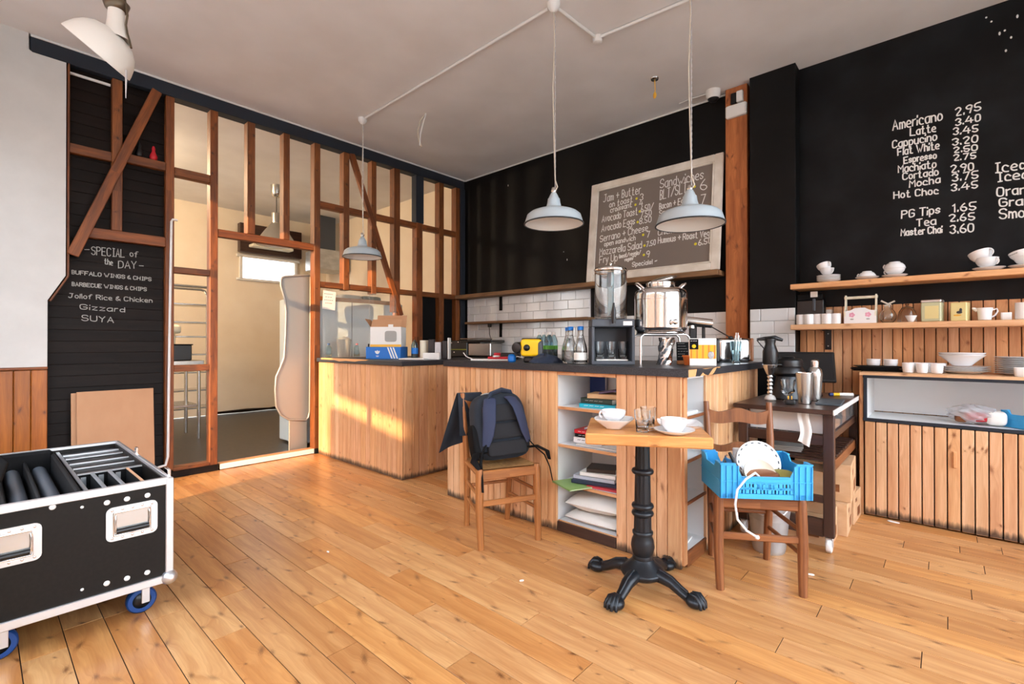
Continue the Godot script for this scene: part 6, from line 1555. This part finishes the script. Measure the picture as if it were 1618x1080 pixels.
func build_cart_things() -> void:
	var t := 0.8295
	# stick mixer with chrome cup and beaded stem
	var m := thing("hand_mixer", "black and chrome hand mixer standing on the brown trolley", "mixer", V(-0.865, t, -3.50), 30)
	part(m, "foot", G.new().lathe([0.001, 0.0, 0.034, 0.0, 0.034, 0.014, 0.026, 0.03, 0.014, 0.036], 24), M.white_trim)
	var st := [0.014, 0.036]
	for k in 5:
		st.append_array([0.012, 0.04 + k * 0.026, 0.019, 0.052 + k * 0.026, 0.012, 0.064 + k * 0.026])
	part(m, "stem", G.new().lathe(st, 20), M.chrome)
	part(m, "cup", G.new().lathe([0.014, 0.166, 0.02, 0.17, 0.046, 0.232, 0.046, 0.236, 0.001, 0.236], 28), M.chrome)
	part(m, "motor", G.new().lathe([0.04, 0.236, 0.046, 0.25, 0.046, 0.32, 0.038, 0.345, 0.03, 0.37, 0.036, 0.395, 0.036, 0.41, 0.001, 0.418], 24), M.black_plastic)
	part(m, "handle", G.new().tube([V(-0.08, 0.40, 0), V(-0.03, 0.405, 0), V(0.03, 0.41, 0), V(0.075, 0.395, 0)], [0.008, 0.014, 0.016, 0.01], 10), M.black_plastic)
	part(m, "cable", G.new().tube([V(-0.08, 0.395, 0), V(-0.04, 0.34, 0.01), V(0.0, 0.24, 0.055), V(0.06, 0.235, 0.03)], 0.004, 6), M.black_plastic)
	# blender
	var b := thing("blender_base", "black blender with ribbed lid and slate grey sides on the trolley", "blender", V(-0.80, t, -3.68), 36)
	part(b, "body", G.new().lathe([0.001, 0.0, 0.1, 0.0, 0.1, 0.01, 0.085, 0.06, 0.07, 0.15, 0.066, 0.16], 32), mat(rgb(50, 58, 66), 0.4))
	part(b, "skirt", G.new().lathe([0.066, 0.15, 0.1, 0.165, 0.104, 0.18, 0.09, 0.21, 0.085, 0.215], 32), M.black_plastic)
	part(b, "lid", G.new().lathe([0.085, 0.215, 0.09, 0.225, 0.084, 0.232, 0.09, 0.24, 0.084, 0.248, 0.088, 0.256, 0.08, 0.27, 0.04, 0.272, 0.038, 0.284, 0.001, 0.286], 32), M.black_plastic)
	var gb := thing("sundae_glass", "stemmed glass goblet between mixer and blender on the trolley", "glass", V(-0.768, t, -3.53))
	part(gb, "foot", G.new().lathe([0.001, 0.0, 0.035, 0.0, 0.034, 0.004, 0.006, 0.01, 0.006, 0.03, 0.02, 0.04], 24), M.glass)
	part(gb, "bowl", G.new().lathe([0.02, 0.04, 0.042, 0.065, 0.034, 0.09, 0.044, 0.115, 0.046, 0.14, 0.043, 0.14, 0.03, 0.09, 0.038, 0.065, 0.001, 0.046], 24), M.glass)
	solo("mixing_tin", "plain steel mixing tin on the trolley front", "tin", G.new().lathe([0.001, 0.0, 0.033, 0.0, 0.035, 0.004, 0.048, 0.19, 0.05, 0.193, 0.047, 0.193, 0.032, 0.01, 0.001, 0.01], 36), M.steel, V(-0.655, t, -3.43))
	var sh := thing("cocktail_shaker", "steel cocktail shaker with capped top on the trolley", "shaker", V(-0.64, t, -3.66))
	part(sh, "body", G.new().lathe([0.001, 0.0, 0.032, 0.0, 0.034, 0.004, 0.043, 0.16, 0.043, 0.165], 36), M.steel)
	part(sh, "strainer", G.new().lathe([0.044, 0.163, 0.044, 0.178, 0.038, 0.205, 0.024, 0.22], 36), M.steel)
	part(sh, "cap", G.new().lathe([0.023, 0.218, 0.024, 0.255, 0.018, 0.266, 0.001, 0.27], 28), M.chrome)
	var p := thing("till_screen", "tilted black touch-screen till behind the trolley's shakers", "screen", V(-0.76, t, -4.02), 14)
	part(p, "foot", G.new().box(V(0, 0.008, -0.02), V(0.2, 0.016, 0.16), 0.006), M.black_plastic)
	part(p, "stem", G.new().tube([V(0, 0.01, -0.05), V(0, 0.16, -0.03)], 0.02, 10), M.black_plastic)
	part(p, "casing", G.new().box(V(0, 0, 0), V(0.36, 0.25, 0.022), 0.006), M.black_plastic, V(0, 0.205, 0.0), V(-34, 0, 0))
	part(p, "glass_face", G.new().box(V(0, 0, 0.0118), V(0.33, 0.22, 0.001), 0.0), M.screen, V(0, 0.205, 0.0), V(-34, 0, 0))
	solo("slate_board", "dark grey slate lying on the trolley's right corner", "slate", G.new().box(V(0, 0.006, 0), V(0.13, 0.012, 0.34), 0.002), mat(rgb(70, 78, 84), 0.6), V(-0.545, t, -3.60), V(0, 4, 0))
	var pn := thing("highlighter_pens", "two short pens, one yellow-tipped, at the trolley's back corner", "pen", V(-0.555, t, -4.12), 28)
	part(pn, "white_pen", G.new().tube([V(-0.02, 0.012, 0), V(0.07, 0.012, 0)], 0.012, 10), M.paper)
	part(pn, "yellow_pen", G.new().tube([V(-0.06, 0.012, 0.012), V(-0.02, 0.012, 0.006)], 0.0118, 10), M.yellow)
	part(pn, "dark_end", G.new().tube([V(-0.085, 0.012, 0.016), V(-0.06, 0.012, 0.012)], 0.0115, 10), M.deep_blue)
	var pl := thing("mains_plug", "black mains plug with brass pins on the trolley front", "plug", V(-0.715, t, -3.335), 20)
	part(pl, "body", G.new().soft(V(0, 0.016, 0), V(0.03, 0.016, 0.024), 0.4), M.black_plastic)
	part(pl, "pin", G.new().box(V(0.01, 0.042, 0), V(0.006, 0.022, 0.004), 0.001).box(V(-0.008, 0.042, 0.006), V(0.006, 0.02, 0.004), 0.001).box(V(-0.008, 0.042, -0.006), V(0.006, 0.02, 0.004), 0.001), M.gold)
	# cardboard boxes on and under the trolley
	carton("small printed carton on the floor behind the trolley's front leg", V(-0.655, 0.0, -3.48), V(0.29, 0.19, 0.24), 0.0, false)
	carton("plain brown carton with red print above the front floor carton", V(-0.67, 0.1915, -3.47), V(0.27, 0.25, 0.22), 0.0, false)
	carton("printed carton on the floor in the middle of the trolley", V(-0.62, 0.0, -3.745), V(0.31, 0.2, 0.25), 2.0, false)
	carton("printed carton on the floor nearest the pine cupboard", V(-0.61, 0.0, -4.03), V(0.31, 0.2, 0.26), -2.0, false)
	carton("brown cardboard box with open flap, top of the trolley stack", V(-0.61, 0.2025, -3.84), V(0.31, 0.235, 0.36), 3.0, true)
	var nw := thing("newspaper_stack", "folded newspapers lying in the trolley's middle", "newspapers", V(-0.8, 0.5235, -3.55), 12)
	for k in 3: part(nw, "sheet", G.new().box(V(k * 0.006, 0.006 + k * 0.011, 0), V(0.2, 0.01, 0.26), 0.002), M.chalk_dim)

func carton(label: String, pos: Vector3, s: Vector3, turn: float, flap: bool) -> void:
	var c := thing("cardboard_box", label, "box", pos, turn)
	part(c, "body", G.new().box(V(0, s.y / 2, 0), s, 0.003), M.cardboard_pale)
	part(c, "tape_print", G.new().box(V(s.x / 2 + 0.0006, s.y * 0.3, -s.z * 0.15), V(0.0008, s.y * 0.3, s.z * 0.35), 0.0), M.chair_dark)
	part(c, "symbol_print", G.new().box(V(s.x / 2 + 0.0006, s.y * 0.75, s.z * 0.2), V(0.0008, s.y * 0.12, s.z * 0.2), 0.0), M.chair_dark)
	part(c, "arrow_print", G.new().box(V(-s.x * 0.2, s.y * 0.6, s.z / 2 + 0.0006), V(0.012, s.y * 0.3, 0.0008), 0.0), M.red if not flap and s.y > 0.2 else M.chair_dark)
	part(c, "block_print", G.new().box(V(s.x * 0.15, s.y * 0.35, s.z / 2 + 0.0006), V(s.x * 0.3, s.y * 0.2, 0.0008), 0.0), M.chair_dark)
	part(c, "top_seam", G.new().box(V(0, s.y + 0.0006, 0), V(0.004, 0.001, s.z), 0.0), M.cardboard)
	if flap:
		part(c, "flap", G.new().box(V(s.x * 0.25, 0, 0), V(s.x * 0.5, 0.004, s.z * 0.96), 0.001), M.cardboard_pale, V(-s.x * 0.5, s.y + 0.003, 0), V(0, 0, 16))

func build_leaning_things() -> void:
	var c := thing("cardboard_sheet", "large flat brown cardboard sheet leaning on the dark boards, front one", "cardboard", V(-5.06, 0, -0.785), 0, "", 0.0, 5)
	part(c, "sheet", G.new().box(V(0, 0.41, 0), V(0.008, 0.82, 0.50), 0.002), M.cardboard)
	c = thing("cardboard_sheet", "large flat brown cardboard sheet leaning behind another", "cardboard", V(-5.10, 0, -0.765), 0, "", 0.0, 4)
	part(c, "sheet", G.new().box(V(0, 0.405, 0), V(0.008, 0.81, 0.52), 0.002), M.cardboard)

func build_kitchen() -> void:
	var s := thing("steel_worktop", "stainless steel sheet with curved edge upended in the kitchen doorway", "worktop", V(-5.33, 0, 0))
	var pg := []
	for q in [[2.2, 1.885], [2.212, 1.914], [2.24, 1.929], [2.509, 1.973], [2.528, 1.953], [2.518, 0.437], [2.504, 0.378], [2.474, 0.349], [2.279, 0.378], [2.2, 0.437], [2.152, 0.535], [2.142, 0.711], [2.152, 0.848], [2.2, 0.956], [2.235, 1.053], [2.249, 1.298], [2.254, 1.542], [2.244, 1.669], [2.215, 1.767], [2.199, 1.826]]: pg.append(Vector2(q[0], q[1]))
	part(s, "sheet", G.new().ext(pg, -0.02, 0.0), M.brushed, Vector3.ZERO, V(0, 90, 0))
	var rimp := []
	for q in pg: rimp.append(V(0.0, q.y, -q.x))
	rimp.append(rimp[0])
	part(s, "rolled_rim", G.new().tube(rimp, 0.012, 8, false), M.brushed)
	part(s, "leg_plate", G.new().box(V(-0.035, 0.19, -2.40), V(0.02, 0.38, 0.2), 0.003), M.brushed)
	# steel table with legs and an undershelf
	var t := thing("steel_table", "stainless steel kitchen table behind the timber studs", "table", V(-7.35, 0, -1.45))
	part(t, "top", G.new().box(V(0, 0.96, 0), V(0.64, 0.06, 1.0), 0.006), M.steel)
	part(t, "undershelf", G.new().box(V(0, 0.42, 0), V(0.56, 0.03, 0.9), 0.004), M.steel)
	for x in [-0.28, 0.28]:
		for z in [-0.45, 0.45]:
			part(t, "leg", G.new().tube([V(x, 0, z), V(x, 0.93, z)], 0.022, 10), M.steel)
	var r := thing("tray_rack", "chrome tray rack with rounded top behind the steel table", "rack", V(-8.0, 0, -1.95))
	for x in [-0.2, 0.2]:
		part(r, "frame", G.new().tube([V(x, 0, -0.36), V(x, 1.92, -0.36), V(x, 1.98, -0.33), V(x, 2.0, -0.28), V(x, 2.0, 0.28), V(x, 1.98, 0.33), V(x, 1.92, 0.36), V(x, 0, 0.36)], 0.018, 8), M.steel)
	for y in [0.3, 0.55, 0.8, 1.05, 1.3, 1.5, 1.75]:
		part(r, "shelf", G.new().box(V(0, y, 0), V(0.38, 0.02, 0.68), 0.003), M.steel)
	var bx := thing("black_tub", "black plastic tub on the steel kitchen table", "tub", V(-7.2, 0.9905, -1.62))
	part(bx, "tub", G.new().box(V(0, 0.1, 0), V(0.3, 0.2, 0.4), 0.012), M.black_plastic)
	part(bx, "rim", G.new().box(V(0, 0.2, 0), V(0.32, 0.015, 0.42), 0.004), M.matt_black)
	var mx := thing("food_mixer", "pale metal food mixer behind the black tub in the kitchen", "mixer", V(-7.52, 0.9905, -1.72))
	part(mx, "stand", G.new().soft(V(0, 0.03, 0), V(0.12, 0.03, 0.1), 0.4).soft(V(-0.08, 0.2, 0), V(0.04, 0.2, 0.05), 0.5), M.cream_paint)
	part(mx, "head", G.new().soft(V(0.02, 0.4, 0), V(0.16, 0.06, 0.07), 0.5), M.cream_paint)
	part(mx, "bowl", G.new().lathe([0.001, 0.06, 0.06, 0.06, 0.09, 0.2, 0.086, 0.2, 0.05, 0.07], 20), M.steel, V(0.06, 0, 0))
	# pendant in the kitchen
	var p := thing("kitchen_lamp", "brushed metal bell pendant lamp hanging in the kitchen", "lamp", V(-7.36, 0, -2.97))
	part(p, "ceiling_cup", G.new().lathe([0.001, 3.36, 0.05, 3.37, 0.075, 3.42, 0.08, 3.54], 20), M.steel)
	part(p, "cord", G.new().tube([V(0, 3.38, 0), V(0, 3.12, 0)], 0.006, 6), M.black_plastic)
	part(p, "shade", G.new().lathe([0.06, 3.13, 0.07, 3.12, 0.07, 2.98, 0.075, 2.97, 0.16, 2.86, 0.24, 2.74, 0.27, 2.66], 32), M.steel)
	part(p, "reflector", G.new().lathe([0.265, 2.665, 0.235, 2.74, 0.155, 2.85, 0.001, 2.95], 32), M.enamel_white)
	# boxed head over the window with an extractor beside it
	var w := thing("window_pelmet", "dark brown boarded head above the kitchen window", "pelmet", V(-9.16, 0, -3.6))
	part(w, "board", G.new().box(V(0, 3.06, 0.0), V(0.12, 0.5, 1.08), 0.006, 2), M.walnut)
	part(w, "lamp_bar", G.new().box(V(0.16, 2.92, 0.05), V(0.2, 0.05, 0.7), 0.01), M.cream_paint)
	part(w, "arm", G.new().tube([V(0.05, 3.1, -0.3), V(0.16, 2.95, -0.28)], 0.015, 8).tube([V(0.05, 3.1, 0.35), V(0.16, 2.95, 0.33)], 0.015, 8), M.iron)
	var e := thing("extractor_hood", "pale metal extractor hood in the kitchen's far corner", "hood", V(-8.55, 0, -4.36))
	part(e, "canopy", G.new().box(V(0, 2.72, 0), V(0.55, 0.36, 0.56), 0.01), M.zinc)
	part(e, "duct", G.new().box(V(-0.05, 3.22, 0.05), V(0.3, 0.64, 0.34), 0.008), M.grey_plastic)
	var f := thing("white_fridge", "tall white fridge seen behind the serving hatch screens", "fridge", V(-5.95, 0, -3.28))
	part(f, "body", G.new().box(V(0, 0.88, 0), V(0.55, 1.74, 1.46), 0.012), mat(rgb(206, 220, 226), 0.3))
	part(f, "door_seam", G.new().box(V(0.276, 0.88, 0.05), V(0.004, 1.7, 0.008), 0.0), M.grey_plastic)
	part(f, "handle", G.new().box(V(0.288, 1.1, 0.12), V(0.02, 0.4, 0.02), 0.005), M.alu)
	for q in [["black cloth pile on top of the fridge seen through the frame", -0.35, M.matt_black, "cloth_pile", "cloth"], ["grey carton on top of the fridge seen through the frame", -0.05, M.chalk_dim, "grey_carton", "box"]]:
		solo(q[3], q[0], q[4], G.new().soft(V(0, 0.05, 0), V(0.13, 0.05, 0.15), 0.4), q[2], V(-5.95, 1.7505, -3.28 + q[1]))
	# timber lining of the hatch on the kitchen side
	var h := thing("hatch_frame", "pine frame lining the kitchen side of the serving hatch", "frame", V(-5.36, 0, 0))
	part(h, "head", G.new().box(V(0, 1.725, -3.13), V(0.05, 0.045, 1.12), 0.003), M.chair_light)
	part(h, "jamb", G.new().box(V(0, 1.3, -3.67), V(0.05, 0.85, 0.05), 0.003), M.chair_light)
	part(h, "ledge", G.new().box(V(0.02, 1.02, -3.13), V(0.2, 0.04, 1.2), 0.004), M.board[1])
	var pc := thing("plastic_pail", "grey plastic pail behind the hatch screen", "pail", V(-5.36, 1.0405, -2.95))
	part(pc, "pail", G.new().lathe([0.001, 0.0, 0.062, 0.0, 0.064, 0.006, 0.085, 0.21, 0.089, 0.215, 0.084, 0.215, 0.06, 0.01, 0.001, 0.01], 28), M.chalk_dim)
	part(pc, "contents", G.new().lathe([0.08, 0.19, 0.06, 0.23, 0.001, 0.25], 20), M.cream_paint)
	for q in [["clear bottle with blue cap behind the hatch screen", -2.74, M.blue], ["clear bottle with red cap behind the hatch screen", -3.10, M.red]]:
		var b := thing("small_bottle", q[0], "bottle", V(-5.33, 1.0405, q[1]))
		part(b, "body", bottle_g(0.035, 0.16), M.glass_blue)
		part(b, "cap", G.new().lathe([0.016, 0.148, 0.016, 0.165, 0.001, 0.166], 14), q[2])

func build_kitchen_light() -> void:
	var l := thing("globe_lamp", "warm glowing globe lamp on the kitchen ceiling", "lamp", V(-7.2, 3.36, -0.6))
	part(l, "base", G.new().lathe([0.06, 0.12, 0.08, 0.13, 0.08, 0.18], 20), M.steel)
	var gm := mat(rgb(255, 226, 180), 0.5)
	gm.emission_enabled = true
	gm.emission = rgb(255, 214, 150)
	gm.emission_energy_multiplier = 0.6
	part(l, "globe", G.new().ball(Vector3.ZERO, V(0.13, 0.13, 0.13), 20, 12), gm)
	var o := OmniLight3D.new()
	o.name = "globe_light"
	o.light_color = Color(1.0, 0.88, 0.72)
	o.light_energy = 0.3
	o.light_size = 0.12
	o.omni_range = 14.0
	o.omni_attenuation = 2.0
	o.shadow_enabled = true
	l.add_child(o)

func build_outside() -> void:
	var p := struct_root("floor_street")
	part(p, "pavement", G.new().box(V(0, -0.1, 31.1), V(90, 0.1, 60), 0.0), mat(rgb(150, 146, 140), 0.9))
	part(p, "side_pavement", G.new().box(V(33, -0.1, -14), V(60, 0.1, 31.8), 0.0), mat(rgb(150, 146, 140), 0.9))
	var brick := mat(rgb(158, 112, 88), 0.9)
	var a := thing("street_house", "brick house across the street left of the alley", "building", V(0, 0, 14))
	part(a, "walls", G.new().ext([Vector2(-15, 0), Vector2(0.1, 0), Vector2(2.2, 6), Vector2(-15, 6)], -8.4, 0.0), brick, Vector3.ZERO, V(90, 0, 0))
	var b := thing("street_house", "brick house across the street right of the alley", "building", V(0, 0, 14))
	part(b, "walls", G.new().ext([Vector2(2.25, 0), Vector2(22, 0), Vector2(22, 6), Vector2(4.35, 6)], -8.4, 0.0), brick, Vector3.ZERO, V(90, 0, 0))
	part(b, "alley_roof", G.new().ext([Vector2(1.08, 0.0), Vector2(1.08, 5.06), Vector2(2.6, 4.83), Vector2(2.6, 0.0)], 0.2, 0.4), brick)
	part(b, "alley_bay", G.new().ext([Vector2(1.15, 8.4), Vector2(1.15, 5.24), Vector2(2.6, 5.04), Vector2(2.6, 8.4)], 0.2, 0.4), brick)

func _ready() -> void:
	rng.seed = 20240611
	# camera: level lens at 1.2 m, turned towards the corner of the two walls
	var cam := Camera3D.new()
	cam.name = "camera"
	add_child(cam)
	cam.fov = rad_to_deg(2.0 * atan(540.0 / 763.0))
	cam.near = 0.05
	cam.position = V(0, 1.2, 0)
	cam.rotation_degrees = Vector3(rad_to_deg(atan(3.0 / 763.0)), 42.0, 0)
	cam.current = true
	# sky and exposure
	var we := WorldEnvironment.new()
	we.name = "world_environment"
	var env := Environment.new()
	var sky := Sky.new()
	var sm := ProceduralSkyMaterial.new()
	sm.sky_top_color = rgb(198, 212, 230)
	sm.sky_horizon_color = rgb(238, 240, 240)
	sm.sky_curve = 0.2
	sm.ground_bottom_color = rgb(120, 116, 110)
	sm.ground_horizon_color = rgb(200, 198, 194)
	sm.sun_angle_max = 0.0
	sm.sky_energy_multiplier = 1.0
	sky.sky_material = sm
	env.background_mode = Environment.BG_SKY
	env.sky = sky
	env.ambient_light_source = Environment.AMBIENT_SOURCE_SKY
	env.tonemap_mode = Environment.TONE_MAPPER_LINEAR
	env.tonemap_exposure = 14.0
	env.sdfgi_enabled = true
	env.ssao_enabled = true
	env.ssil_enabled = true
	we.environment = env
	add_child(we)
	# low warm sun through the street window
	var sun := DirectionalLight3D.new()
	sun.name = "sun"
	sun.light_color = Color(1.0, 0.82, 0.6)
	sun.light_energy = 0.26
	sun.light_angular_distance = 0.25
	sun.shadow_enabled = true
	add_child(sun)
	sun.look_at_from_position(Vector3.ZERO, Vector3(-0.35, -0.27, -1.0), Vector3.UP)

	make_materials()
	build_floor()
	build_shell()
	build_left_wall()
	build_back_wall()
	build_outside()
	build_counters()
	build_shelves()
	build_cupboard()
	build_cart()
	build_case()
	build_table()
	build_kitchen()
	build_kitchen_light()
	build_ceiling_things()
	build_menu_board()
	build_chairs()
	build_counter_things()
	build_table_things()
	build_cups()
	build_books()
	build_cart_things()
	build_leaning_things()
